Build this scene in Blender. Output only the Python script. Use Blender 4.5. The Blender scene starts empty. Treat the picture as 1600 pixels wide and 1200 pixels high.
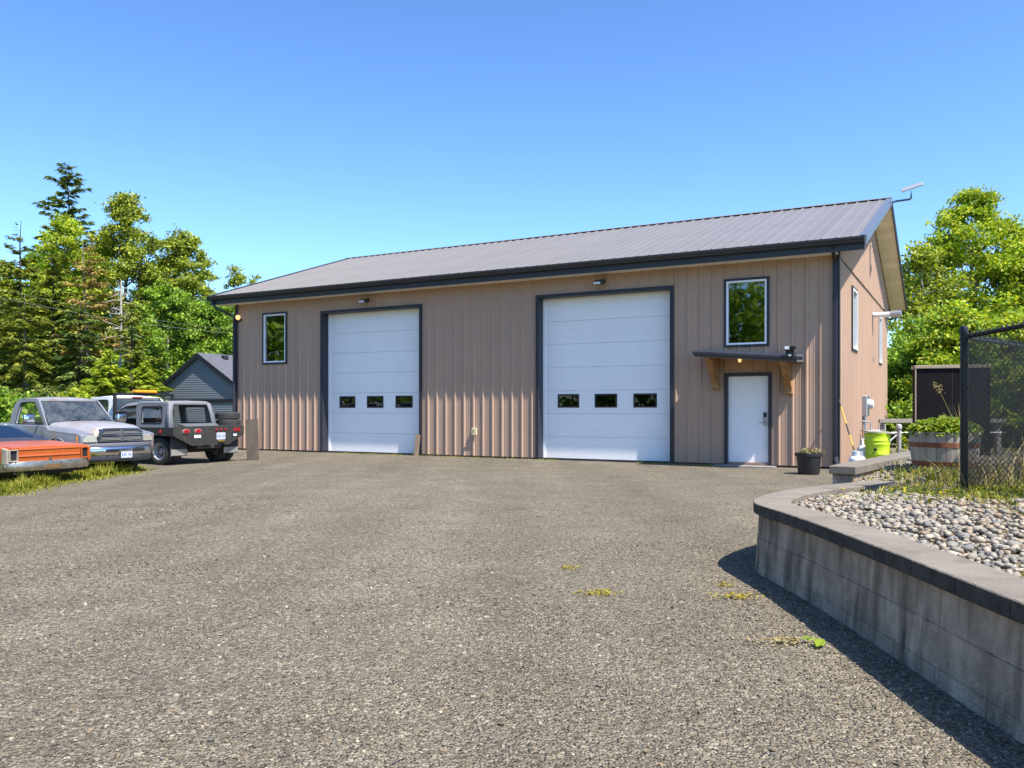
import bpy, bmesh, math, random
import numpy as np
from mathutils import Vector, Matrix, noise as mnoise
random.seed(7); RNG = np.random.default_rng(7)
SC = bpy.context.scene
COL = SC.collection
R = math.radians

# ------------------------------------------------------------------ camera, sky, sun, exposure
CAM_H = 1.35
cam = bpy.data.cameras.new('camera'); cam_o = bpy.data.objects.new('camera', cam); COL.objects.link(cam_o)
cam.sensor_width = 36.0; cam.lens = 1297.0 / 1600.0 * 36.0
cam.shift_y = 39.0 / 1600.0
cam.clip_start = 0.05; cam.clip_end = 3000
cam_o.location = (0, 0, CAM_H); cam_o.rotation_euler = (R(90), 0, 0)
SC.camera = cam_o
SUN_DIR = Vector((0.424, -0.441, 1.0)).normalized()          # towards the sun
SUN_EL = math.asin(SUN_DIR.z); SUN_AZ = math.atan2(SUN_DIR.x, SUN_DIR.y)
world = bpy.data.worlds.new('World'); SC.world = world; world.use_nodes = True
wn = world.node_tree; bg = wn.nodes['Background']
sky = wn.nodes.new('ShaderNodeTexSky'); sky.sky_type = 'NISHITA'; sky.sun_disc = False
sky.sun_elevation = SUN_EL; sky.sun_rotation = SUN_AZ
sky.air_density = 1.0; sky.dust_density = 0.7; sky.ozone_density = 5.5; sky.altitude = 50
sky_g = wn.nodes.new('ShaderNodeGamma'); sky_g.inputs[1].default_value = 1.30            # a little more depth of blue overhead
wn.links.new(sky.outputs[0], sky_g.inputs[0]); sky_t = wn.nodes.new('ShaderNodeVectorMath'); sky_t.operation = 'MULTIPLY'; sky_t.inputs[1].default_value = (0.91, 0.98, 1.0)
wn.links.new(sky_g.outputs[0], sky_t.inputs[0]); wn.links.new(sky_t.outputs[0], bg.inputs[0]); bg.inputs[1].default_value = 0.082
sun = bpy.data.lights.new('sun', 'SUN'); sun.energy = 4.3; sun.angle = R(0.53); sun.color = (1.0, 0.95, 0.87)
sun_o = bpy.data.objects.new('sun', sun); COL.objects.link(sun_o)
sun_o.rotation_euler = (-SUN_DIR).to_track_quat('-Z', 'Y').to_euler(); sun_o.location = (20, -20, 45)
vs = SC.view_settings; vs.view_transform = 'Standard'; vs.look = 'None'; vs.exposure = 1.16; vs.gamma = 1.0; vs.use_curve_mapping = False
SC.cycles.max_bounces = 6; SC.cycles.transparent_max_bounces = 8; SC.cycles.caustics_reflective = False; SC.cycles.caustics_refractive = False

# ------------------------------------------------------------------ frame of the workshop: u along its front, v into its depth
_V = np.array([709.4, 1297.0]); _V /= np.linalg.norm(_V); _U = np.array([_V[1], -_V[0]])
COR = np.array([7.23, 18.575]); BROT = math.atan2(_U[1], _U[0])
def W(u, v, z=0.0):
    p = COR + _U * u + _V * v
    return (float(p[0]), float(p[1]), z)
def smooth01(t):
    t = min(1.0, max(0.0, t)); return t * t * (3 - 2 * t)
def ground_z(x, y):
    dv = float((COR - np.array([x, y])) @ _V)
    return -0.14 * smooth01((-x - 4.0) / 4.5) * smooth01((dv + 0.2) / 3.0)

# ------------------------------------------------------------------ object helpers
def empty(name, loc=(0, 0, 0), rz=0.0, parent=None):
    o = bpy.data.objects.new(name, None); COL.objects.link(o)
    o.location = loc; o.rotation_euler = (0, 0, rz); o.empty_display_size = 0.2
    if parent: o.parent = parent
    return o
def tag(o, label=None, cat=None, group=None, kind=None):
    if label: o['label'] = label
    if cat: o['category'] = cat
    if group: o['group'] = group
    if kind: o['kind'] = kind
    return o
def thing(name, label, cat, loc=(0, 0, 0), rz=0.0, group=None):
    return tag(empty(name, loc, rz), label, cat, group)
def link(name, me, mat=None, parent=None, loc=None, rz=None):
    o = bpy.data.objects.new(name, me); COL.objects.link(o)
    if mat is not None and len(me.materials) == 0: me.materials.append(mat)
    if parent: o.parent = parent
    if loc is not None: o.location = loc
    if rz is not None: o.rotation_euler = (0, 0, rz)
    return o
def np_mesh(name, V, F, smooth=False):
    """V (n,3), F (m,k) arrays"""
    V = np.asarray(V, np.float32); F = np.asarray(F, np.int32)
    me = bpy.data.meshes.new(name); k = F.shape[1]; m = F.shape[0]
    me.vertices.add(len(V)); me.vertices.foreach_set('co', V.ravel())
    me.loops.add(m * k); me.loops.foreach_set('vertex_index', F.ravel())
    me.polygons.add(m); me.polygons.foreach_set('loop_start', np.arange(0, m * k, k, dtype=np.int32))
    me.polygons.foreach_set('loop_total', np.full(m, k, np.int32))
    me.polygons.foreach_set('use_smooth', np.full(m, smooth))
    me.update(calc_edges=True); return me

class MB:
    def __init__(s): s.v = []; s.f = []
    def add(s, vs_, fs_):
        b = len(s.v); s.v += [tuple(p) for p in vs_]; s.f += [tuple(i + b for i in f) for f in fs_]; return s
    def box(s, x0, x1, y0, y1, z0, z1):
        return s.add([(x0,y0,z0),(x1,y0,z0),(x1,y1,z0),(x0,y1,z0),(x0,y0,z1),(x1,y0,z1),(x1,y1,z1),(x0,y1,z1)],
                     [(0,3,2,1),(4,5,6,7),(0,1,5,4),(1,2,6,5),(2,3,7,6),(3,0,4,7)])
    def hexa(s, p):   # 8 points, bottom 4 ccw then top 4
        return s.add(p, [(0,3,2,1),(4,5,6,7),(0,1,5,4),(1,2,6,5),(2,3,7,6),(3,0,4,7)])
    def quad(s, a, b, c, d): return s.add([a, b, c, d], [(0, 1, 2, 3)])
    def prism(s, poly, a0, a1, axis='y'):
        """outline poly in the two other axes, extruded along axis"""
        n = len(poly)
        def P(p, a):
            return (p[0], a, p[1]) if axis == 'y' else ((a, p[0], p[1]) if axis == 'x' else (p[0], p[1], a))
        vs_ = [P(p, a0) for p in poly] + [P(p, a1) for p in poly]
        return s.add(vs_, [tuple(range(n)), tuple(range(2*n-1, n-1, -1))] + [(i, i+n, (i+1) % n + n, (i+1) % n) for i in range(n)])
    def loft(s, rings, closed=True, caps=True):
        n = len(rings[0]); b = []
        for r in rings: b += list(r)
        fs_ = []
        for k in range(len(rings)-1):
            for i in range(n if closed else n-1):
                j = (i+1) % n
                fs_.append((k*n+i, k*n+j, (k+1)*n+j, (k+1)*n+i))
        if caps and closed:
            fs_.append(tuple(range(n-1, -1, -1))); fs_.append(tuple((len(rings)-1)*n+i for i in range(n)))
        return s.add(b, fs_)
    def tube(s, pts, r, n=8, caps=True):
        pts = [Vector(p) for p in pts]; rs = r if isinstance(r, (list, tuple)) else [r]*len(pts)
        rings = []; ref = None
        for i, p in enumerate(pts):
            t = (pts[min(i+1, len(pts)-1)] - pts[max(i-1, 0)])
            if t.length < 1e-9: t = Vector((0, 0, 1))
            t.normalize()
            if ref is None: ref = Vector((0, 0, 1)) if abs(t.z) < 0.9 else Vector((1, 0, 0))
            a = t.cross(ref).normalized(); b = t.cross(a).normalized(); ref = -b if False else ref
            rings.append([p + (a*math.cos(2*math.pi*k/n) + b*math.sin(2*math.pi*k/n))*rs[i] for k in range(n)])
        return s.loft(rings, True, caps)
    def lathe(s, prof, n=24, c=(0, 0, 0), axis='z', caps=True):
        """prof list of (r, h)"""
        rings = []
        for r_, h_ in prof:
            ring = []
            for k in range(n):
                a = 2*math.pi*k/n; x, y = r_*math.cos(a), r_*math.sin(a)
                if axis == 'z': p = (c[0]+x, c[1]+y, c[2]+h_)
                elif axis == 'y': p = (c[0]+x, c[1]+h_, c[2]+y)
                else: p = (c[0]+h_, c[1]+x, c[2]+y)
                ring.append(p)
            rings.append(ring)
        if prof[0] == prof[-1]: caps = False
        return s.loft(rings, True, caps)
    def mesh(s, name, bevel=0.0, seg=1, ang=35, smooth=False, fix=True):
        me = bpy.data.meshes.new(name); me.from_pydata(s.v, [], s.f)
        if fix or bevel > 0:
            bm = bmesh.new(); bm.from_mesh(me)
            bmesh.ops.recalc_face_normals(bm, faces=bm.faces)
            if bevel > 0:
                es = [e for e in bm.edges if len(e.link_faces) == 2 and e.calc_face_angle(0) > R(ang)]
                if es: bmesh.ops.bevel(bm, geom=es, offset=bevel, segments=seg, affect='EDGES', profile=0.5, clamp_overlap=True)
            bm.to_mesh(me); bm.free()
        if smooth:
            for p in me.polygons: p.use_smooth = True
            me.set_sharp_from_angle(angle=R(smooth if smooth is not True else 40))
        me.update(); return me
    def build(s, name, mat, parent=None, bevel=0.0, seg=1, smooth=False, loc=None, rz=None, ang=35):
        return link(name, s.mesh(name, bevel, seg, ang, smooth), mat, parent, loc, rz)

# ------------------------------------------------------------------ materials
def srgb(r, g, b):
    f = lambda c: (c/255/12.92 if c/255 <= 0.04045 else ((c/255+0.055)/1.055)**2.4)
    return (f(r), f(g), f(b))
MATS = {}
def mat(name, color, rough=0.6, metal=0.0, var=0.12, vs_=3.0, bump=0.0, bs=40.0, spec=0.5, coat=0.0, tint2=None, t2_amt=0.0, t2_scale=2.0, stretch=None, obj_var=0.0, grime=None):
    m = bpy.data.materials.new(name); m.use_nodes = True; nt = m.node_tree; N = nt.nodes; L = nt.links
    b = N['Principled BSDF']; b.inputs['Roughness'].default_value = rough; b.inputs['Metallic'].default_value = metal
    b.inputs['Specular IOR Level'].default_value = spec; b.inputs['Coat Weight'].default_value = coat
    tc = N.new('ShaderNodeTexCoord'); src = tc.outputs['Object']
    if stretch:
        mp = N.new('ShaderNodeMapping'); mp.inputs['Scale'].default_value = stretch; L.new(src, mp.inputs[0]); src = mp.outputs[0]
    n1 = N.new('ShaderNodeTexNoise'); n1.inputs['Scale'].default_value = vs_; n1.inputs['Detail'].default_value = 6; n1.inputs['Roughness'].default_value = 0.65
    L.new(src, n1.inputs['Vector'])
    mr = N.new('ShaderNodeMapRange'); mr.inputs[1].default_value = 0.25; mr.inputs[2].default_value = 0.75
    mr.inputs[3].default_value = 1 - var; mr.inputs[4].default_value = 1 + var; L.new(n1.outputs[0], mr.inputs[0])
    mul = N.new('ShaderNodeVectorMath'); mul.operation = 'SCALE'; mul.inputs[0].default_value = color; L.new(mr.outputs[0], mul.inputs['Scale'])
    out = mul.outputs[0]
    if obj_var > 0:
        oi = N.new('ShaderNodeObjectInfo'); mo = N.new('ShaderNodeMapRange'); mo.inputs[3].default_value = 1-obj_var; mo.inputs[4].default_value = 1+obj_var
        L.new(oi.outputs['Random'], mo.inputs[0]); m2 = N.new('ShaderNodeVectorMath'); m2.operation = 'SCALE'; L.new(out, m2.inputs[0]); L.new(mo.outputs[0], m2.inputs['Scale']); out = m2.outputs[0]
    if tint2 is not None:
        n2 = N.new('ShaderNodeTexNoise'); n2.inputs['Scale'].default_value = t2_scale; n2.inputs['Detail'].default_value = 8; n2.inputs['Roughness'].default_value = 0.7
        L.new(src, n2.inputs['Vector'])
        r2 = N.new('ShaderNodeMapRange'); r2.inputs[1].default_value = 0.62 - t2_amt*0.4; r2.inputs[2].default_value = 0.72 - t2_amt*0.3; L.new(n2.outputs[0], r2.inputs[0])
        mx = N.new('ShaderNodeMix'); mx.data_type = 'RGBA'; L.new(r2.outputs[0], mx.inputs[0]); L.new(out, mx.inputs[6]); mx.inputs[7].default_value = (*tint2, 1); out = mx.outputs[2]
    L.new(out, b.inputs['Base Color'])
    if bump > 0:
        nb = N.new('ShaderNodeTexNoise'); nb.inputs['Scale'].default_value = bs; nb.inputs['Detail'].default_value = 5; L.new(src, nb.inputs['Vector'])
        bp = N.new('ShaderNodeBump'); bp.inputs['Strength'].default_value = bump; bp.inputs['Distance'].default_value = 0.02; L.new(nb.outputs[0], bp.inputs['Height']); L.new(bp.outputs[0], b.inputs['Normal'])
    MATS[name] = m; return m
def glass(name, tint=(0.25, 0.3, 0.3), refl=0.18, rough=0.02, dust=0.0):
    m = bpy.data.materials.new(name); m.use_nodes = True; nt = m.node_tree; N = nt.nodes; L = nt.links
    N.remove(N['Principled BSDF']); out = N['Material Output']
    t = N.new('ShaderNodeBsdfTransparent'); t.inputs[0].default_value = (*tint, 1)
    g = N.new('ShaderNodeBsdfGlossy'); g.inputs['Roughness'].default_value = rough; g.inputs[0].default_value = (0.95, 0.97, 1, 1)
    fr = N.new('ShaderNodeFresnel'); fr.inputs[0].default_value = 1.5
    tc = N.new('ShaderNodeTexCoord'); nz = N.new('ShaderNodeTexNoise'); nz.inputs['Scale'].default_value = 1.3; L.new(tc.outputs['Object'], nz.inputs['Vector'])
    bp = N.new('ShaderNodeBump'); bp.inputs['Strength'].default_value = 0.03; bp.inputs['Distance'].default_value = 0.05; L.new(nz.outputs[0], bp.inputs['Height']); L.new(bp.outputs[0], g.inputs['Normal'])
    ad = N.new('ShaderNodeMath'); ad.operation = 'ADD'; ad.use_clamp = True; ad.inputs[1].default_value = refl; L.new(fr.outputs[0], ad.inputs[0])
    mx = N.new('ShaderNodeMixShader'); L.new(ad.outputs[0], mx.inputs[0]); L.new(t.outputs[0], mx.inputs[1]); L.new(g.outputs[0], mx.inputs[2]); res = mx.outputs[0]
    if dust > 0:            # road film, thicker in patches
        df = N.new('ShaderNodeBsdfDiffuse'); df.inputs[0].default_value = (0.30, 0.29, 0.26, 1); n2 = N.new('ShaderNodeTexNoise'); n2.inputs['Scale'].default_value = 3.2; n2.inputs['Detail'].default_value = 9; n2.inputs['Roughness'].default_value = 0.75; L.new(tc.outputs['Object'], n2.inputs['Vector'])
        rr = N.new('ShaderNodeMapRange'); rr.inputs[1].default_value = 0.42; rr.inputs[2].default_value = 0.75; rr.inputs[3].default_value = 0.02; rr.inputs[4].default_value = dust; L.new(n2.outputs[0], rr.inputs[0])
        m3 = N.new('ShaderNodeMixShader'); L.new(rr.outputs[0], m3.inputs[0]); L.new(res, m3.inputs[1]); L.new(df.outputs[0], m3.inputs[2]); res = m3.outputs[0]
    L.new(res, out.inputs[0])
    MATS[name] = m; return m
def emit(name, color, s):
    m = bpy.data.materials.new(name); m.use_nodes = True; b = m.node_tree.nodes['Principled BSDF']
    b.inputs['Base Color'].default_value = (*color, 1); b.inputs['Emission Color'].default_value = (*color, 1); b.inputs['Emission Strength'].default_value = s
    MATS[name] = m; return m
def foliage(name, cols, trans=0.35, gloss=0.06):
    """cols: dark, mid, light; picked per leaf"""
    m = bpy.data.materials.new(name); m.use_nodes = True; nt = m.node_tree; N = nt.nodes; L = nt.links
    N.remove(N['Principled BSDF']); out = N['Material Output']
    g = N.new('ShaderNodeNewGeometry'); cr = N.new('ShaderNodeValToRGB'); L.new(g.outputs['Random Per Island'], cr.inputs[0])
    el = cr.color_ramp.elements; el[0].color = (*cols[0], 1); el[1].color = (*cols[-1], 1); el[0].position = 0.0; el[1].position = 1.0
    for i, c in enumerate(cols[1:-1]):
        e = el.new((i+1)/(len(cols)-1)); e.color = (*c, 1)
    tc = N.new('ShaderNodeTexCoord'); nz = N.new('ShaderNodeTexNoise'); nz.inputs['Scale'].default_value = 0.6; nz.inputs['Detail'].default_value = 3; L.new(tc.outputs['Object'], nz.inputs['Vector'])
    mr = N.new('ShaderNodeMapRange'); mr.inputs[1].default_value = 0.3; mr.inputs[2].default_value = 0.7; mr.inputs[3].default_value = 0.72; mr.inputs[4].default_value = 1.3; L.new(nz.outputs[0], mr.inputs[0])
    sc = N.new('ShaderNodeVectorMath'); sc.operation = 'SCALE'; L.new(cr.outputs[0], sc.inputs[0]); L.new(mr.outputs[0], sc.inputs['Scale'])
    d = N.new('ShaderNodeBsdfDiffuse'); t = N.new('ShaderNodeBsdfTranslucent'); gl = N.new('ShaderNodeBsdfGlossy'); gl.inputs['Roughness'].default_value = 0.6
    L.new(sc.outputs[0], d.inputs[0])
    tw = N.new('ShaderNodeVectorMath'); tw.operation = 'MULTIPLY'; tw.inputs[1].default_value = (1.25, 1.2, 0.5); L.new(sc.outputs[0], tw.inputs[0]); L.new(tw.outputs[0], t.inputs[0])
    m1 = N.new('ShaderNodeMixShader'); m1.inputs[0].default_value = trans; L.new(d.outputs[0], m1.inputs[1]); L.new(t.outputs[0], m1.inputs[2])
    m2 = N.new('ShaderNodeMixShader'); m2.inputs[0].default_value = gloss*0.4; L.new(m1.outputs[0], m2.inputs[1]); L.new(gl.outputs[0], m2.inputs[2])
    L.new(m2.outputs[0], out.inputs[0]); MATS[name] = m; return m
def stone_mix(name, cols, rough=0.75, bump=0.15, bs=60.0, use_island=True):
    """colour picked per piece, by island in one mesh or by object for single pieces"""
    m = bpy.data.materials.new(name); m.use_nodes = True; nt = m.node_tree; N = nt.nodes; L = nt.links
    b = N['Principled BSDF']; b.inputs['Roughness'].default_value = rough; b.inputs['Specular IOR Level'].default_value = 0.35
    oi = N.new('ShaderNodeObjectInfo'); src = oi.outputs['Random']
    if use_island:
        g = N.new('ShaderNodeNewGeometry'); a = N.new('ShaderNodeMath'); a.operation = 'ADD'; L.new(g.outputs['Random Per Island'], a.inputs[0]); L.new(src, a.inputs[1])
        f = N.new('ShaderNodeMath'); f.operation = 'FRACT'; L.new(a.outputs[0], f.inputs[0]); src = f.outputs[0]
    cr = N.new('ShaderNodeValToRGB'); cr.color_ramp.interpolation = 'CONSTANT'; L.new(src, cr.inputs[0]); el = cr.color_ramp.elements
    el[0].color = (*cols[0], 1); el[0].position = 0; el[1].color = (*cols[1], 1); el[1].position = 1/len(cols)
    for i, c in enumerate(cols[2:]):
        e = el.new((i+2)/len(cols)); e.color = (*c, 1)
    tc = N.new('ShaderNodeTexCoord'); nz = N.new('ShaderNodeTexNoise'); nz.inputs['Scale'].default_value = bs*0.5; nz.inputs['Detail'].default_value = 5; L.new(tc.outputs['Object'], nz.inputs['Vector'])
    mr = N.new('ShaderNodeMapRange'); mr.inputs[1].default_value = 0.3; mr.inputs[2].default_value = 0.7; mr.inputs[3].default_value = 0.75; mr.inputs[4].default_value = 1.2; L.new(nz.outputs[0], mr.inputs[0])
    sc = N.new('ShaderNodeVectorMath'); sc.operation = 'SCALE'; L.new(cr.outputs[0], sc.inputs[0]); L.new(mr.outputs[0], sc.inputs['Scale']); L.new(sc.outputs[0], b.inputs['Base Color'])
    bp = N.new('ShaderNodeBump'); bp.inputs['Strength'].default_value = bump; bp.inputs['Distance'].default_value = 0.01; L.new(nz.outputs[0], bp.inputs['Height']); L.new(bp.outputs[0], b.inputs['Normal'])
    MATS[name] = m; return m

M = MATS
mat('siding', (0.43, 0.288, 0.203), 0.5, var=0.05, vs_=1.2, bump=0.02, bs=200, obj_var=0.035, spec=0.35)
mat('roofing', (0.168, 0.154, 0.142), 0.42, var=0.06, vs_=0.8, obj_var=0.04, spec=0.5)
mat('dark_trim', (0.030, 0.030, 0.040), 0.4, var=0.15, vs_=2.0, spec=0.4)
mat('fascia_metal', (0.030, 0.028, 0.032), 0.38, var=0.12)
mat('rake_skylit', (0.11, 0.125, 0.16), 0.35, var=0.06, spec=0.6)  # bluish sky sheen on the front rake, put into the metal colour
mat('soffit', (0.78, 0.76, 0.70), 0.55, var=0.05, stretch=(1, 1, 1), obj_var=0.03)
mat('soffit_wood', (0.88, 0.82, 0.69), 0.6, var=0.10, vs_=6, obj_var=0.10)
mat('door_white', (0.91, 0.89, 0.86), 0.5, var=0.03, vs_=1.5, bump=0.03, bs=120, obj_var=0.012)
mat('vinyl_white', (0.86, 0.87, 0.88), 0.4, var=0.03)
mat('seal', (0.012, 0.012, 0.014), 0.6)
mat('timber', (0.36, 0.19, 0.075), 0.65, var=0.3, vs_=5, stretch=(1, 1, 0.2), bump=0.1, bs=30, tint2=(0.16, 0.075, 0.03), t2_amt=0.15, t2_scale=4)
mat('steel', (0.5, 0.51, 0.53), 0.35, metal=0.9, var=0.15)
mat('rim_silver', (0.50, 0.50, 0.50), 0.35, metal=0.5, var=0.2, vs_=8)
mat('chrome', (0.62, 0.63, 0.65), 0.14, metal=1.0, var=0.12, vs_=8)
mat('dull_chrome', (0.42, 0.38, 0.30), 0.32, metal=0.85, var=0.35, vs_=7, tint2=(0.20, 0.14, 0.07), t2_amt=0.22, t2_scale=9)
mat('concrete_step', (0.20, 0.19, 0.18), 0.85, var=0.2, bump=0.2, bs=60)
mat('black_plastic', (0.018, 0.018, 0.02), 0.45, var=0.25, vs_=6)
mat('rubber', (0.034, 0.033, 0.033), 0.8, var=0.3, vs_=10, bump=0.1, bs=40)
mat('interior', (0.05, 0.05, 0.055), 0.9)
mat('cream', (0.66, 0.58, 0.38), 0.5, var=0.1)
mat('brass', (0.55, 0.38, 0.12), 0.35, metal=0.9)
glass('window_glass', (0.42, 0.47, 0.47), 0.16)
glass('car_glass', (0.88, 0.95, 0.92), 0.12, dust=0.20)
glass('dark_glass', (0.10, 0.11, 0.12), 0.05)
emit('lamp_glow', (1.0, 0.58, 0.22), 0.55)
mat('lens_white', (0.75, 0.77, 0.78), 0.2, var=0.04)
# ------------------------------------------------------------------ ground
def noise_ground(name, c1, c2, scale, bump, bscale, extra=None):
    m = bpy.data.materials.new(name); m.use_nodes = True; nt = m.node_tree; N = nt.nodes; L = nt.links
    b = N['Principled BSDF']; b.inputs['Roughness'].default_value = 0.95; b.inputs['Specular IOR Level'].default_value = 0.15
    tc = N.new('ShaderNodeTexCoord'); n1 = N.new('ShaderNodeTexNoise'); n1.inputs['Scale'].default_value = scale; n1.inputs['Detail'].default_value = 10; n1.inputs['Roughness'].default_value = 0.7
    L.new(tc.outputs['Object'], n1.inputs['Vector'])
    cr = N.new('ShaderNodeValToRGB'); cr.color_ramp.elements[0].color = (*c1, 1); cr.color_ramp.elements[1].color = (*c2, 1); cr.color_ramp.elements[0].position = 0.35; cr.color_ramp.elements[1].position = 0.65
    L.new(n1.outputs[0], cr.inputs[0]); L.new(cr.outputs[0], b.inputs['Base Color'])
    nb = N.new('ShaderNodeTexNoise'); nb.inputs['Scale'].default_value = bscale; nb.inputs['Detail'].default_value = 6; L.new(tc.outputs['Object'], nb.inputs['Vector'])
    bp = N.new('ShaderNodeBump'); bp.inputs['Strength'].default_value = bump; bp.inputs['Distance'].default_value = 0.05; L.new(nb.outputs[0], bp.inputs['Height']); L.new(bp.outputs[0], b.inputs['Normal'])
    MATS[name] = m; return m
noise_ground('turf', (0.045, 0.062, 0.014), (0.11, 0.115, 0.028), 0.7, 0.8, 12)
noise_ground('bed_soil', (0.13, 0.105, 0.06), (0.25, 0.205, 0.13), 9.0, 0.9, 30)
noise_ground('lawn_turf', (0.11, 0.16, 0.022), (0.25, 0.26, 0.055), 1.5, 0.8, 25)

def gravel_material():
    m = bpy.data.materials.new('gravel'); m.use_nodes = True; nt = m.node_tree; N = nt.nodes; L = nt.links
    b = N['Principled BSDF']; b.inputs['Roughness'].default_value = 0.92; b.inputs['Specular IOR Level'].default_value = 0.2
    tc = N.new('ShaderNodeTexCoord'); P = tc.outputs['Object']
    def vor(scale, feat='F1'):
        v = N.new('ShaderNodeTexVoronoi'); v.feature = feat; v.inputs['Scale'].default_value = scale; L.new(P, v.inputs['Vector']); return v
    def noi(scale, det=4):
        n = N.new('ShaderNodeTexNoise'); n.inputs['Scale'].default_value = scale; n.inputs['Detail'].default_value = det; L.new(P, n.inputs['Vector']); return n
    v1 = vor(72.0); v2 = vor(38.0); v3 = vor(135.0)
    def ramp(src, stops):
        c = N.new('ShaderNodeValToRGB'); c.color_ramp.interpolation = 'LINEAR'; e = c.color_ramp.elements
        e[0].position, e[0].color = stops[0][0], (*stops[0][1], 1); e[1].position, e[1].color = stops[-1][0], (*stops[-1][1], 1)
        for p_, c_ in stops[1:-1]:
            x = e.new(p_); x.color = (*c_, 1)
        L.new(src, c.inputs[0]); return c
    def sep(v):
        s = N.new('ShaderNodeSeparateColor'); L.new(v.outputs['Color'], s.inputs[0]); return s
    pal = [(0.0, (0.061, 0.050, 0.036)), (0.25, (0.121, 0.101, 0.070)), (0.55, (0.193, 0.163, 0.114)), (0.82, (0.260, 0.221, 0.159)), (1.0, (0.435, 0.379, 0.275))]
    c1 = ramp(sep(v1).outputs[0], pal); c2 = ramp(sep(v2).outputs[1], pal); c3 = ramp(sep(v3).outputs[2], pal)
    mx = N.new('ShaderNodeMix'); mx.data_type = 'RGBA'; mx.inputs[0].default_value = 0.28; L.new(c1.outputs[0], mx.inputs[6]); L.new(c3.outputs[0], mx.inputs[7])
    n0 = noi(90, 2); r0 = N.new('ShaderNodeMapRange'); r0.inputs[1].default_value = 0.52; r0.inputs[2].default_value = 0.56; L.new(n0.outputs[0], r0.inputs[0])
    mx2 = N.new('ShaderNodeMix'); mx2.data_type = 'RGBA'; L.new(r0.outputs[0], mx2.inputs[0]); L.new(mx.outputs[2], mx2.inputs[6]); L.new(c2.outputs[0], mx2.inputs[7])
    # compacted, browner wheel tracks and paler loose areas: large soft variation
    mp = N.new('ShaderNodeMapping'); mp.inputs['Rotation'].default_value = (0, 0, R(20)); mp.inputs['Scale'].default_value = (1.0, 0.10, 1.0); L.new(P, mp.inputs[0])   # wheel lanes towards the doors
    n1 = noi(0.8, 5); L.new(mp.outputs[0], n1.inputs['Vector']); n2 = noi(1.3, 7)
    r1 = N.new('ShaderNodeMapRange'); r1.inputs[1].default_value = 0.3; r1.inputs[2].default_value = 0.7; r1.inputs[3].default_value = 0.80; r1.inputs[4].default_value = 1.15; L.new(n1.outputs[0], r1.inputs[0])
    r2 = N.new('ShaderNodeMapRange'); r2.inputs[1].default_value = 0.3; r2.inputs[2].default_value = 0.7; r2.inputs[3].default_value = 0.86; r2.inputs[4].default_value = 1.12; L.new(n2.outputs[0], r2.inputs[0])
    mm = N.new('ShaderNodeMath'); mm.operation = 'MULTIPLY'; L.new(r1.outputs[0], mm.inputs[0]); L.new(r2.outputs[0], mm.inputs[1])
    sc = N.new('ShaderNodeVectorMath'); sc.operation = 'SCALE'; L.new(mx2.outputs[2], sc.inputs[0]); L.new(mm.outputs[0], sc.inputs['Scale'])
    L.new(sc.outputs[0], b.inputs['Base Color'])
    h = N.new('ShaderNodeMath'); h.operation = 'ADD'; L.new(v1.outputs['Distance'], h.inputs[0]); L.new(v2.outputs['Distance'], h.inputs[1])
    iv = N.new('ShaderNodeMath'); iv.operation = 'MULTIPLY'; iv.inputs[1].default_value = -1; L.new(h.outputs[0], iv.inputs[0])
    bp = N.new('ShaderNodeBump'); bp.inputs['Strength'].default_value = 1.0; bp.inputs['Distance'].default_value = 0.02; L.new(iv.outputs[0], bp.inputs['Height']); L.new(bp.outputs[0], b.inputs['Normal'])
    MATS['gravel'] = m; return m
gravel_material()

def grid_mesh(name, xs, ys, zf):
    X, Y = np.meshgrid(xs, ys); Z = np.vectorize(zf)(X, Y)
    V = np.stack([X, Y, Z], -1).reshape(-1, 3); nx, ny = len(xs), len(ys)
    i = np.arange(ny-1)[:, None]*nx + np.arange(nx-1)[None, :]
    F = np.stack([i, i+1, i+nx+1, i+nx], -1).reshape(-1, 4)
    return np_mesh(name, V, F, True)
def graded(a, b, fine0, fine1, step, big):
    xs = list(np.arange(fine0, fine1+1e-6, step)); s = big
    x = fine0
    while x > a: x = max(a, x - s); xs.insert(0, x); s *= 1.7
    s = big; x = fine1
    while x < b: x = min(b, x + s); xs.append(x); s *= 1.7
    return np.array(xs)
g = link('ground', grid_mesh('ground', graded(-1500, 1500, -30, 30, 1.0, 3), graded(-400, 2500, -10, 60, 1.0, 3), lambda x, y: ground_z(x, y) - 0.03), M['turf'])
tag(g, kind='structure')

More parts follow.
